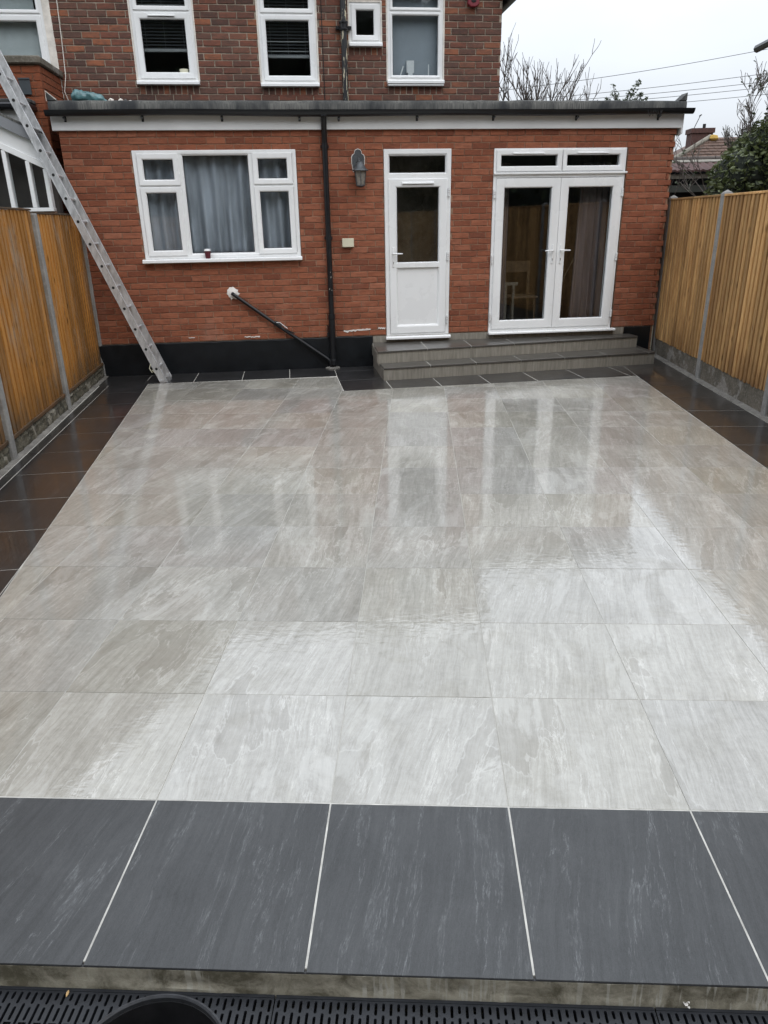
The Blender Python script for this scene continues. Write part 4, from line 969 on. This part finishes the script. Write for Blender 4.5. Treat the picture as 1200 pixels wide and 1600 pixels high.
tag(MB().tube([(-.03,0,0),(.02,.0,.135)], .009, 8).lathe([(.001,0),(.03,0),(.03,.012),(.001,.012)], n=10).build('bottle', M['white'], loc=HW(-.03,-1.1-.07,3.605), smooth=True), 'tilted white bottle at the left end of the upstairs sill', 'bottle', 'toiletries on the upstairs sill')
# cable hanging down the wall
tag(MB().tube([HW(-4.295,-1.085,4.62), HW(-4.30,-1.08,4.4), HW(-4.312,-1.08,4.0), HW(-4.33,-1.07,3.6), HW(-4.36,-1.02,3.42), HW(-4.30,-1.0,3.22)], .0055, 6).build('loose_cable', M['white_old'], smooth=True), 'thin white cable hanging down the brown brick wall', 'cable')
# blue bag and rubble on the flat roof
M['tarp'] = simple('teal_plastic', (.07,.155,.165), .3, var=.35, sc=14, bump=.4, bsc=40)
bag = MB(); n, m = 16, 12; rr = random.Random(2)
for i in range(n+1):
    s = i/n; cx = -.19+.40*s; rad = (.085-.045*s)*(.55+.45*math.sin(min(1,s*5)*1.57))*(1 if s < .93 else .5)
    for j in range(m):
        t = 2*math.pi*j/m; q = rad*(1+.22*rr.uniform(-1,1)); bag.v.append((cx+.012*rr.uniform(-1,1), q*1.2*math.cos(t), max(0.0, rad*.95+q*math.sin(t))))
for i in range(n):
    for j in range(m): bag.f.append((i*m+j, i*m+(j+1)%m, (i+1)*m+(j+1)%m, (i+1)*m+j))
bag.f.append(tuple(range(m))); bag.f.append(tuple(range(n*m, n*m+m)))
bo = bag.build('plastic_bag', M['tarp'], loc=HW(-3.88,-.12,3.168), rot=(0,0,A), smooth=True); bo.modifiers.new('s','SUBSURF').levels = 1
tag(bo, 'crumpled teal plastic bag lying on the flat roof at left', 'bag')
for i in range(5):
    r = random.uniform(.02,.04); rk = MB(); bm = bmesh.new(); bmesh.ops.create_icosphere(bm, subdivisions=1, radius=r)
    for v in bm.verts: v.co *= random.uniform(.75,1.15); v.co.z *= .8
    me = bpy.data.meshes.new('rubble'); bm.to_mesh(me); bm.free(); me.materials.append(M['felt'] if i % 2 else M['white_old'])
    o = link('rubble', me, loc=HW(-3.63+i*.055,-.10-.02*(i%2),3.168+r*.55)); tag(o, 'lump of grey rubble beside the teal bag on the flat roof', 'rubble', 'rubble beside the teal bag')

# ------------------------------------------------------------------ neighbour at left
NB = thing('neighbour_extension', 'neighbouring orange brick extension with dark coping behind the ladder', 'building', HW(-4.4,-.2,0), A)
MB().box(-2.4,-.01,.01,.20,2.2,3.57).box(-.20,-.0095,.201,.895,0,3.57).box(-2.4,-.01,.011,.2,0,2.199).build('mortar_wall', M['mortar'], NB)
NBS = shapes_for(0.215,0.0665,0.05,M['brick_nb'],.0014)
lay_bricks(NB, [q for q in brick_rects(-1.2,0,2.63,12,.0775,.225,.009,[],21) if q[2] > 2.6], M['brick_nb'], NBS, .215, 0.0, 80)
sd_ = []
side = brick_rects(0.004,.893,1.40,28,.0775,.225,.009,[],23)
for (a,b,c,d) in side[:160]:
    o = link('brick', random.choice(NBS), NB); o.location = (random.uniform(-.002,.002),(a+b)/2,(c+d)/2); o.rotation_euler = (0,0,R(90)); o.scale = ((b-a)/.215,1,1)
MB().box(-2.4,.035,-.045,.12,3.575,3.655).box(-.16,.035,.121,.894,3.575,3.655).build('coping', M['gravel'], NB, bevel=.012)
MB().box(-2.4,-.09,-.30,-.002,3.085,3.155).build('gutter', M['black_pvc'], NB, bevel=.02)
MB().box(-2.4,-.14,-.20,-.003,2.62,3.08).build('fascia_board', M['fascia'], NB)
MB().box(-2.4,-.10,-.22,-.003,3.156,3.20).build('felt_edge', M['felt'], NB, bevel=.01)
tag(MB().box(-.062,.062,-.02,0,0,.165).box(-.066,.066,-.028,-.0205,.15,.169).build('vent_cover', simple('slate_plastic',(.045,.055,.062),.5), loc=HW(-4.585,-.197,3.265), rot=(0,0,A), bevel=.004), 'small slate coloured square cover on the orange brick parapet', 'cover')
LT = thing('lean_to', 'white framed lean-to with raked windows beyond the left fence', 'lean-to', HW(-4.32,.45,0), A)
def rk(u): return 2.47-.47*u       # head line, u<=0
MB().prism_y([(-1.6,1.0),(0,1.0),(0,2.0),(-1.6,2.0)], .03,.12).build('dwarf_wall', M['mortar'], LT)
MB().prism_y([(-1.6,rk(-1.6)+.03),(-1.6,rk(-1.6)+.20),(-.06,rk(-.06)+.20),(0,rk(0)+.03)][::-1], .02,.10).build('gable_panel', M['fascia'], LT)
MB().prism_y([(-1.6,rk(-1.6)+.201),(-1.6,rk(-1.6)+.32),(-.09,rk(-.09)+.32),(-.05,rk(-.05)+.201)][::-1], -.03,.10).build('bargeboard', simple('grey_board',(.22,.23,.245),.5), LT, bevel=.004)
MB().prism_y([(-1.6,rk(-1.6)-.04),(-1.6,rk(-1.6)+.0295),(0,rk(0)+.0295),(0,rk(0)-.04)][::-1], .0,.10).box(-1.6,0,.001,.10,2.001,2.04).build('frame', M['white'], LT, bevel=.003)
for (t_, b_) in ((-.028,0.0),(-.205,-.235),(-.44,-.475),(-.72,-.76),(-1.0,-1.04),(-1.28,-1.32)):
    MB().prism_y([(t_-.022,rk(t_)-.041),(t_+.022,rk(t_)-.041),(t_+.022,2.041),(t_-.022,2.041)][::-1], .002,.098).build('mullion', M['white'], LT, bevel=.004)
for (a,b) in ((-.183,-.05),(-.418,-.227),(-.698,-.462),(-.978,-.742),(-1.258,-1.022)):
    MB().prism_y([(a,2.041),(b,2.041),(b,rk(b)-.041),(a,rk(a)-.041)], .045,.05).build('pane', M['glass'], LT)
MB().hexa([(-1.6,.10,1.0),(-.02,.10,1.0),(-.02,.45,1.0),(-1.6,.45,1.0),(-1.6,.40,rk(-1.6)),(-.02,.40,rk(0)),(-.02,.45,rk(0)),(-1.6,.45,rk(-1.6))]).build('room_wall', M['room'], LT)
MB().prism_y([(-1.6,rk(-1.6)+.321),(-1.6,rk(-1.6)+.345),(-.05,rk(-.05)+.345),(-.05,rk(-.05)+.321)][::-1], -.03,.24).build('roof', M['felt'], LT)

# ------------------------------------------------------------------ fences
def board_mesh(name, w, h, t0, t1, mat, flip=False):
    if flip: return MB().add([(-w/2,-t1+t0,0),(w/2,0,0),(w/2,t0+.004,0),(-w/2,t0+.004,0),(-w/2,-t1+t0,h),(w/2,0,h),(w/2,t0+.004,h),(-w/2,t0+.004,h)],
                  [(0,3,2,1),(4,5,6,7),(0,1,5,4),(1,2,6,5),(2,3,7,6),(3,0,4,7)])
    P = [(-w/2, .016), (-w/2+.0185, .016), (-w/2+.0205, -.005), (w/2-.004, -.0165), (w/2, -.014), (w/2, .021), (-w/2, .021)]
    return MB().prism_z(P, 0, h)
# right: feather edge boards, faces -x
RF = thing('board_fence', 'new golden brown feather-edge board fence with concrete posts at right', 'fence', (3.37, 8.87, 0), R(-90))
# local x = along -y (towards camera positive), local -y = world -x
bm_ = board_mesh('fence_board', .103, 1.80, .004, .027, M['wood_r']).build('fence_board', M['wood_r'], RF, bevel=.0015); bme = bm_.data
bpy.data.objects.remove(bm_)
PITCH = 1.815
def pyramid(mb, cx, cy, hw, z, h): mb.add([(cx-hw,cy-hw,z),(cx+hw,cy-hw,z),(cx+hw,cy+hw,z),(cx-hw,cy+hw,z),(cx,cy,z+h)], [(0,1,4),(1,2,4),(2,3,4),(3,0,4),(0,3,2,1)])
for p in range(-1, 9):
    x = p*PITCH
    m_ = MB().box(x-.05,x+.05,-.022,.078,-.1,2.055); pyramid(m_, x, .028, .05, 2.0555, .038)
    m_.build('fence_post', M['post'], RF, bevel=.006)
    if p == 8: break
    gb_ = MB(); n = 24; o = 0
    for i in range(n+1):
        xx = x+.051+(PITCH-.102)*i/n; t = .235+random.uniform(-.012,.012)
        gb_.v += [(xx,.028,-.05),(xx,.0,-.05),(xx,.002+random.uniform(-.004,.004),.12),(xx,.003,t),(xx,.045,t)]
    for i in range(n):
        for k in range(4): q = i*5; gb_.f.append((q+k,q+k+1,q+k+6,q+k+5))
    gb_.build('gravel_board', M['gravel'], RF)
    nb_ = 18; pw = (PITCH-.10)/nb_
    for i in range(nb_):
        o = link('fence_board', bme, RF); o.location = (x+.05+(i+.5)*pw, .004+random.uniform(-.0015,.0015), .225+random.uniform(-.006,.006)); o.rotation_euler = (0, random.gauss(0,.0018), random.gauss(0,.006))
        b_ = o.modifiers.new('bevel','BEVEL'); b_.width = .0015
    MB().box(x+.051,x+PITCH-.051,-.020,.035,2.022,2.045).build('capping_strip', M['wood_r'], RF, bevel=.003)
    MB().box(x+.051,x+.075,-.016,.004,.235,2.02).build('edge_batten', M['wood_r'], RF, bevel=.002)
    for z in (.45,1.1,1.8): MB().box(x+.05,x+PITCH-.05,.022,.06,z,z+.05).build('rail', M['wood_r'], RF)

# left: close boarded, stained; faces +x
d_ = Vector((-.187,1,0)).normalized(); fa = math.atan2(d_.y, d_.x)
FO = Vector((leftfence(7.508),7.508,0))
LFN = thing('stained_fence', 'old orange-stained board fence with whitish bloom and concrete posts at left', 'fence', (FO.x, FO.y, 0), fa)
# local x = away from the camera along the fence, local -y = towards the patio
LPI = 1.80
lbm = board_mesh('fence_board', .112, 1.80, .003, .015, M['wood_l'], True).build('fence_board', M['wood_l'], LFN); lme = lbm.data; bpy.data.objects.remove(lbm)
for p in range(-4, 2):
    x = p*LPI; xp = x if p < 1 else x+.06
    zt = 1.945 if p else 1.96
    MB().box(xp-.045,xp+.045,-.035,.065,-.1,zt).build('fence_post', M['post'], LFN, bevel=.008)
    if p == 1: break
    L_ = LPI if p < 0 else LPI+.06
    ztop = 1.985 if p < 0 else 1.955
    nb_ = 17; pw = (L_-.09)/nb_
    for i in range(nb_):
        o = link('fence_board', lme, LFN); o.location = (x+.045+(i+.5)*pw, .004+random.uniform(-.001,.001), ztop-1.80+random.uniform(-.002,.002)); o.rotation_euler = (0, random.gauss(0,.0012), random.gauss(0,.004))
        o.scale = (1,1,1)
    MB().box(x+.046,x+L_-.046,-.012,.03,ztop+.001,ztop+.018).build('capping_strip', M['stain_dark'], LFN, bevel=.003)
    MB().box(x+.046,x+L_-.046,-.018,.02,.150,.185).build('bottom_rail', M['stain_dark'], LFN, bevel=.004)
    rb_ = MB(); n = 40
    for i in range(n+1):
        xx = x+.046+(L_-.092)*i/n
        r1, r2, r3 = random.uniform(-.012,.012), random.uniform(-.014,.012), random.uniform(-.012,.010)
        rb_.v += [(xx,-.005,-.05),(xx,-.014+r1*.5,.022),(xx,-.012+r1,.05+r2*.4),(xx,-.004+r2,.085),(xx,-.010+r3,.115+r1*.4),(xx,.006+r1,.142+r3*.5),(xx,.03,.150)]
    for i in range(n):
        for k in range(6): q = i*7; rb_.f.append((q+k,q+k+1,q+k+8,q+k+7))
    rb_.build('gravel_board', M['gravel_l'], LFN)
    MB().box(x+.046,x+L_-.046,.035,.06,.15,1.9).build('backing_rail', M['stain_dark'], LFN)

# ------------------------------------------------------------------ planting beyond the fences
def leaves(pts, size, rr, mat, name, parent=None, kind=None, asp=.55, up=.3):
    v = []; f = []; at = []
    for (x,y,z) in pts:
        s = size*rr.uniform(.6,1.3); a = Vector((rr.gauss(0,1),rr.gauss(0,1),rr.gauss(0,.6)+up)).normalized(); b = a.cross(Vector((rr.gauss(0,1),rr.gauss(0,1),rr.gauss(0,1)))).normalized(); c = a.cross(b)
        P = Vector((x,y,z)); o = len(v)
        v += [tuple(P-a*s), tuple(P+b*s*asp+c*s*.15), tuple(P+a*s), tuple(P-b*s*asp+c*s*.15)]; f.append((o,o+1,o+2,o+3)); t = rr.random(); at += [t]*4
    me = bpy.data.meshes.new(name); me.from_pydata(v, [], f); me.materials.append(mat); q = me.attributes.new('rnd','FLOAT','POINT'); q.data.foreach_set('value', at)
    o = link(name, me, parent)
    if kind: o['kind'] = kind
    return o
def blob_points(centres, n, rr, shell=.35):
    out = []
    tot = sum(r[3]*r[4]*r[5] for r in centres)
    for (x,y,z,a,b,c) in centres:
        for _ in range(int(n*a*b*c/tot)):
            d = Vector((rr.gauss(0,1),rr.gauss(0,1),rr.gauss(0,1))).normalized(); q = (1-shell*rr.random()**1.5)*(1+.10*math.sin(d.x*9+x*5)*math.sin(d.z*8+z*4))
            out.append((x+d.x*a*q, y+d.y*b*q, z+d.z*c*q))
    return out
def cores(centres, mat, name, parent, k=.72):
    bm = bmesh.new()
    for (x,y,z,a,b,c) in centres:
        r = bmesh.ops.create_icosphere(bm, subdivisions=2, radius=1.0)
        for v in r['verts']: v.co = Vector((x+v.co.x*a*k, y+v.co.y*b*k, z+v.co.z*c*k))
    me = bpy.data.meshes.new(name); bm.to_mesh(me); bm.free(); me.materials.append(mat); return link(name, me, parent)
M['core'] = simple('dark_crown_filler', (.012,.016,.009), .95)  # dark solid filler, added to block light between the leaves
hg = thing('evergreen_hedge', 'dense dark evergreen bush beyond the right fence', 'hedge', (5.2,12.6,-.13))
rr = random.Random(12)
cs = [(-.30,-.1,1.7,.48,.6,1.05),(-.22,0,2.45,.45,.6,.52),(.20,.1,2.2,.6,.8,1.1),(.12,.2,2.85,.45,.7,.40),(.60,.1,2.5,.7,.8,1.0),(1.1,.2,2.85,.8,.8,.85),(1.9,.1,2.6,.9,.8,1.3),(2.7,.0,2.6,.9,.8,1.4)]
cores(cs, M['core'], 'inner_mass', hg, .86)
leaves(blob_points(cs, 30000, rr, .26), .046, rr, M['leaf_hedge'], 'foliage', hg)
leaves(blob_points(cs[3:6], 2600, rr, .16), .03, rr, M['leaf_olive'], 'foliage', hg)
MB().tube([(0,0,0),(.05,0,.6),(.0,0,1.2)], [.09,.07,.05], 8).build('trunk', M['bark_dark'], hg)

def bare_tree(name, label, cat, loc, h, spread, depth, rr, mat, leafn=0, leafmat=None, leafsize=.03, thick=.03, group=None, lean=(0,0), kids=(2,3), start=.25, up=.25, rmin=.0038, fit=0.0):
    t = thing(name, label, cat, loc, 0, group); trunk = MB(); crown = MB(); tips = []
    def grow_(p, d, ln, r, lev):
        n = 4; path = [p]; q = p; dd = d
        for i in range(n):
            dd = (dd+Vector((rr.gauss(0,.13),rr.gauss(0,.13),rr.gauss(0,.08)+up*.12))).normalized(); q = q+dd*ln/n; path.append(q)
            if lev >= depth-1: tips.append(q)
        rad = [max(rmin, r*(1-.45*i/n)) for i in range(n+1)]
        (trunk if lev == 0 else crown).tube(path, rad, 6 if lev < 2 else 4, cap=lev == 0)
        if lev < depth:
            for _ in range(rr.randint(*kids)+(1 if lev == 0 else 0)):
                i = rr.randint(1 if lev else 2, n); az = rr.uniform(0, 6.283)
                nd = (dd+Vector((math.cos(az),math.sin(az),0))*spread*rr.uniform(.5,1.2)+Vector((0,0,up))).normalized()
                grow_(path[i], nd, ln*rr.uniform(.55,.8), rad[i]*.68, lev+1)
    grow_(Vector((0,0,0)), Vector((lean[0],lean[1],1)).normalized(), h*start*1.6, thick, 0)
    if fit:
        q = fit/max(v.z for v in tips); t.scale = (q, q, q)
    trunk.build('trunk', mat, t); crown.build('branches', mat, t)
    if leafn: leaves([tuple(rr.choice(tips)+Vector((rr.gauss(0,.02),rr.gauss(0,.02),rr.gauss(0,.02)))) for _ in range(leafn)], leafsize, rr, leafmat, 'foliage', t)
    return t
bare_tree('shrub', 'tall sparse shrub with few dark leaves above the evergreen bush', 'shrub', (5.30,13.0,1.6), 2.6, .55, 5, random.Random(4), M['bark'], 260, M['leaf_dark'], .036, .032, 'sparse shrubs at right', (-.25,0), (3,4), .30, .35, .0042, 2.45)
bare_tree('shrub', 'leafier sparse shrub at the far right edge above the bush', 'shrub', (5.75,12.8,1.6), 2.6, .5, 5, random.Random(9), M['bark'], 420, M['leaf_dark'], .036, .028, 'sparse shrubs at right', (-.08,0), (3,4), .30, .35, .0042, 2.5)
bare_tree('shrub', 'low leafless shrub spreading between the extension and the bush', 'shrub', (5.0,13.4,1.5), 1.9, .9, 4, random.Random(15), M['bark'], 60, M['leaf_dark'], .03, .02, 'sparse shrubs at right', (-.35,0), (2,3), .28)
def vase_tree(label, loc, H, spread, rr, limbs):
    t = thing('bare_tree', label, 'tree', loc, 0, 'bare trees beyond the flat roof')
    zt = H*.60
    MB().tube([(0,0,0),(.03,0,zt*.5),(0,0,zt)], [.10,.08,.07], 8).build('trunk', M['bark_dark'], t); cr_ = MB()
    def bow(p, d, ln, r0, r1):
        P = [p]; q = p; dd = d
        for _ in range(4):
            dd = (dd+Vector((rr.gauss(0,.09),rr.gauss(0,.09),.10))).normalized(); q = q+dd*ln/4; P.append(q)
        cr_.tube(P, [r0+(r1-r0)*i/4 for i in range(5)], 4, cap=False); return P, dd
    for i in range(limbs):
        az = 6.283*i/limbs+rr.uniform(-.3,.3); d0 = Vector((math.cos(az)*spread, math.sin(az)*spread, 1)).normalized()
        P, dd = bow(Vector((0,0,zt-.25+.25*rr.random())), d0, (H-zt)*rr.uniform(.78,1.05), .032, .012)
        for _ in range(7):
            k = rr.randint(1,4); a2 = rr.uniform(0,6.283); P2, d2 = bow(P[k], (dd+Vector((math.cos(a2),math.sin(a2),.2))*.55).normalized(), (H-zt)*rr.uniform(.22,.42), .014, .007)
            for _ in range(4):
                a3 = rr.uniform(0,6.283); bow(P2[rr.randint(1,4)], (d2+Vector((math.cos(a3),math.sin(a3),.3))*.6).normalized(), (H-zt)*rr.uniform(.10,.20), .0085, .0055)
    cr_.build('branches', M['bark_dark'], t)
bt = ['bare winter tree nearest the brown brick house, above the flat roof', 'bare winter tree second from the brown brick house', 'bare winter tree third from the brown brick house', 'thin bare tree between the bare trees and the conifer']
for i, (x, hgt) in enumerate(((2.55,4.4),(3.2,4.3),(3.95,4.2),(5.0,3.9))):
    vase_tree(bt[i], (x,24+.5*i,-.13), (5.95,5.85,5.75,5.45)[i], (.55,.50,.55,.30)[i], random.Random(70+i), (7,7,8,4)[i])
bare_tree('sapling', 'thin leafless sapling beside the right corner of the extension', 'sapling', (4.35,13.0,.0), 3.3, .8, 4, random.Random(44), M['bark_dark'], 12, M['leaf_dark'], .03, .016, None, (.02,0), (2,2), .40, .3, .0038, 3.25)
# conifer: drooping fronds
cn = thing('conifer', 'dark conifer top showing above the flat roof', 'tree', (4.9,20,-.13)); rr = random.Random(3)
MB().tube([(0,0,0),(.05,0,2.5),(.0,0,4.5)], [.14,.09,.04], 8).build('trunk', M['bark_dark'], cn)
fr_ = MB(); pts = []
for (bx_, dx, ztop) in ((0,.30,4.98),(-.02,.16,4.80),(-.08,-.22,4.90),(.05,.36,4.72),(-.05,-.10,4.7),(.1,.45,4.62),(-.1,-.35,4.6)):
    p0 = Vector((bx_,0,4.15)); p1 = Vector((bx_+dx,rr.uniform(-.2,.2),ztop)); fr_.tube([p0,(p0+p1)/2+Vector((-.03*dx,0,.02)),p1], [.018,.012,.004], 5)
    for k in range(150):
        t = rr.uniform(.1,1); b = p0.lerp(p1,t); sd2 = rr.choice((-1,1)); l_ = .17*(1.05-t)+.03; q = rr.random()
        pts.append(tuple(b+Vector((sd2*l_*q, rr.gauss(0,.05), -.10*q+.10*q*q))))
fr_.build('branches', M['bark_dark'], cn); leaves(pts, .042, rr, M['leaf_dark'], 'foliage', cn, asp=.35)
# wires
def wire(x0,z0,x1,z1,y0,y1,label,dip=.12):
    P = [(x0+(x1-x0)*i/14, y0+(y1-y0)*i/14, z0+(z1-z0)*i/14-dip*math.sin(math.pi*i/14)) for i in range(15)]
    tag(MB().tube(P, .0085, 5).build('overhead_wire', M['dark'], smooth=True), label, 'wire', 'overhead wires against the sky')
wire(1.9,6.03,13.2,7.32,30,30,'uppermost overhead wire rising to the roof corner at right')
wire(2.0,5.72,14.0,6.60,30,30,'second overhead wire from the top, above the conifer tip',.1)
wire(2.0,5.64,14.0,6.36,30,30.4,'third overhead wire from the top, passing the conifer',.1)
wire(2.0,5.52,14.0,6.22,30,30.8,'fourth overhead wire from the top, touching the conifer',.1)
wire(2.0,5.36,14.0,6.02,30,31.2,'lowest overhead wire, just above the roof upstand',.1)

# outbuilding beyond the fence
OB = thing('outbuilding', 'low open outbuilding with dark beams and red corrugated roof edge', 'outbuilding', (4.3,15.0,0))
M['roof_red'] = simple('dark_red_clay', (.075,.036,.032), .8, var=.4, sc=18, bump=.5)
M['lichen'] = simple('lichen_slab', (.19,.175,.145), .9, var=.4, sc=7, bump=.6)
co = MB(); n = 120
for j, (yy, zz) in enumerate(((0,2.60),(.0,2.615),(.45,2.76))):
    for i in range(n+1):
        x = -.6+5.0*i/n; co.v.append((x, yy, zz+.012*math.sin(x*48)+(-.02 if j == 0 else 0)))
for j in range(2):
    for i in range(n): q = j*(n+1)+i; co.f.append((q,q+1,q+n+2,q+n+1))
co.build('corrugated_edge', M['roof_red'], OB, smooth=True)
MB().hexa([(-.6,.44,2.755),(4.4,.44,2.755),(4.4,.9,2.79),(-.6,.9,2.79),(-.6,.44,2.775),(4.4,.44,2.775),(4.4,.9,2.84),(-.6,.9,2.84)]).build('roof_slab', M['lichen'], OB)
rt_ = MB()
for i in range(12): rt_.tube([(-.6+i*.42,1.0,2.84),(-.6+i*.42+.40,1.0,2.84)], .06, 10)
rt_.build('ridge_tiles', M['bark_dark'], OB)
MB().box(-.6,4.4,.06,.10,2.47,2.545).build('gutter_board', M['lichen'], OB)
MB().box(-.6,4.4,.10,.14,2.24,2.36).build('beam', simple('green_grey_timber',(.065,.07,.06),.8), OB)
for x in (.0,1.6,3.2): MB().box(x,x+.12,.16,.28,-.1,2.5).build('timber_post', M['bark_dark'], OB)
MB().box(-.6,4.4,1.2,1.3,-.1,2.70).build('back_wall', M['black_paint'], OB)
# far house with chimney
FH = thing('distant_house', 'distant house with hipped tile roof and brick chimney', 'building', (8.9,24.6,0))
MB().box(-1.9,5.2,0,5,-.1,2.95).build('wall', M['brick_old'], FH)
M['clay'] = simple('mottled_clay_tile', (.105,.066,.05), .85, var=.45, sc=9, bump=.4)
def hip_tiles():
    mb = MB(); rv = random.Random(6)
    # front slope courses up to the hip apex at (-.45, 1.4, 4.0)
    for k in range(13):
        z0_ = 2.95+k*.088; t = k/13.0; xa, xb = -1.95+t*2.24, 5.2-t*1.9; y_ = -.15+t*1.6
        x = xa
        while x < xb:
            w_ = .22; mb.hexa([(x,y_-.02,z0_),(min(x+w_,xb),y_-.02,z0_),(min(x+w_,xb),y_+.15,z0_+.06),(x,y_+.15,z0_+.06),(x,y_-.02,z0_+.028+rv.uniform(0,.008)),(min(x+w_,xb),y_-.02,z0_+.028),(min(x+w_,xb),y_+.15,z0_+.09),(x,y_+.15,z0_+.09)]); x += w_+.012
    return mb
rf_ = MB().hexa([(-2.0,-.16,2.94),(5.3,-.16,2.94),(5.3,5.1,2.94),(-2.0,5.1,2.94),(.29,1.44,4.10),(3.2,1.44,4.10),(3.2,3.0,4.10),(.29,3.0,4.10)]).build('roof', M['clay'], FH)
ht = hip_tiles().build('roof_tile', M['clay'], FH, kind='stuff')
MB().tube([(-2.02,-.16,2.97),(.29,1.42,4.13)], .07, 8).build('hip_ridge', M['lichen'], FH)
MB().lathe([(.001,.06),(.12,.03),(.16,-.06),(.10,-.12)], (.36,1.36,4.12), 10).build('lichen_cap', simple('yellow_lichen',(.42,.27,.06),.9,var=.3,sc=20), FH, smooth=True)
cm = MB().box(-.20,.46,1.7,2.2,3.2,4.32).box(-.24,.50,1.66,2.24,4.26,4.40).build('chimney', simple('sooty_brick', (.075,.036,.030), .9, var=.35, sc=16, bump=.5), FH)
MB().tube([(.24,1.95,4.4),(.24,1.95,4.54)], .05, 10).build('chimney_pot', M['dark'], cm)
MB().tube([(-.10,1.9,4.4),(.06,1.9,4.78)], .012, 5).tube([(.02,1.86,4.76),(.10,1.94,4.80)], .02, 5).build('aerial', M['dark'], cm)
# house at far right, only its eaves corner shows
RH = thing('side_house', 'dark eaves corner of the house at top right', 'building', (5.50,6.2,-.06))
MB().box(.55,7,.4,7.3,-.1,4.42).build('wall', M['brick_old'], RH)
MB().hexa([(0,0,4.40),(7.5,0,4.40),(7.5,7.7,4.40),(0,7.7,4.40),(3.4,3.4,7.8),(3.8,3.4,7.8),(3.8,4.2,7.8),(3.4,4.2,7.8)]).build('roof', M['tile_roof'], RH)
MB().tube([(-.02,-.04,4.38),(-.02,7.74,4.38)], .06, 8).tube([(-.02,-.04,4.38),(7.5,-.04,4.38)], .06, 8).build('gutter', M['black_pvc'], RH)
# evergreens behind and beside the viewpoint: they show only as the dark in the glass
def bigtree(loc, h, r, seed, label):
    rr = random.Random(seed); t = thing('garden_tree', label, 'tree', loc, 0, 'evergreens reflected in the glass')
    cs = [(rr.uniform(-.3,.3)*r, rr.uniform(-.3,.3)*r, h*z, r*k, r*k, h*.22) for z, k in ((.20,.95),(.42,1.0),(.62,.95),(.80,.75))]
    cores(cs, M['core'], 'crown_mass', t, .97); leaves(blob_points(cs, 2600, rr, .3), .13, rr, M['leaf_dark'], 'foliage', t)
    MB().tube([(0,0,0),(0,0,h*.5)], [.2,.12], 8).build('trunk', M['bark_dark'], t)
for i, (x, y, h_, r_) in enumerate(((6.6,1.6,5.0,1.9),(7.0,-1.8,6.6,2.3),(7.4,-5.5,9.0,2.8),(6.0,-9.5,11.5,3.2),(1.8,-12.0,13,3.5),(-2.8,-12.5,13.5,3.5),(-7.4,-11.5,12.5,3.5),(-12,-8.5,11.0,3.4))):
    bigtree((x,y,-.13), h_, r_, 60+i, 'dark evergreen mirrored in the glass, '+('beyond the golden board fence' if i < 4 else 'behind the viewpoint'))
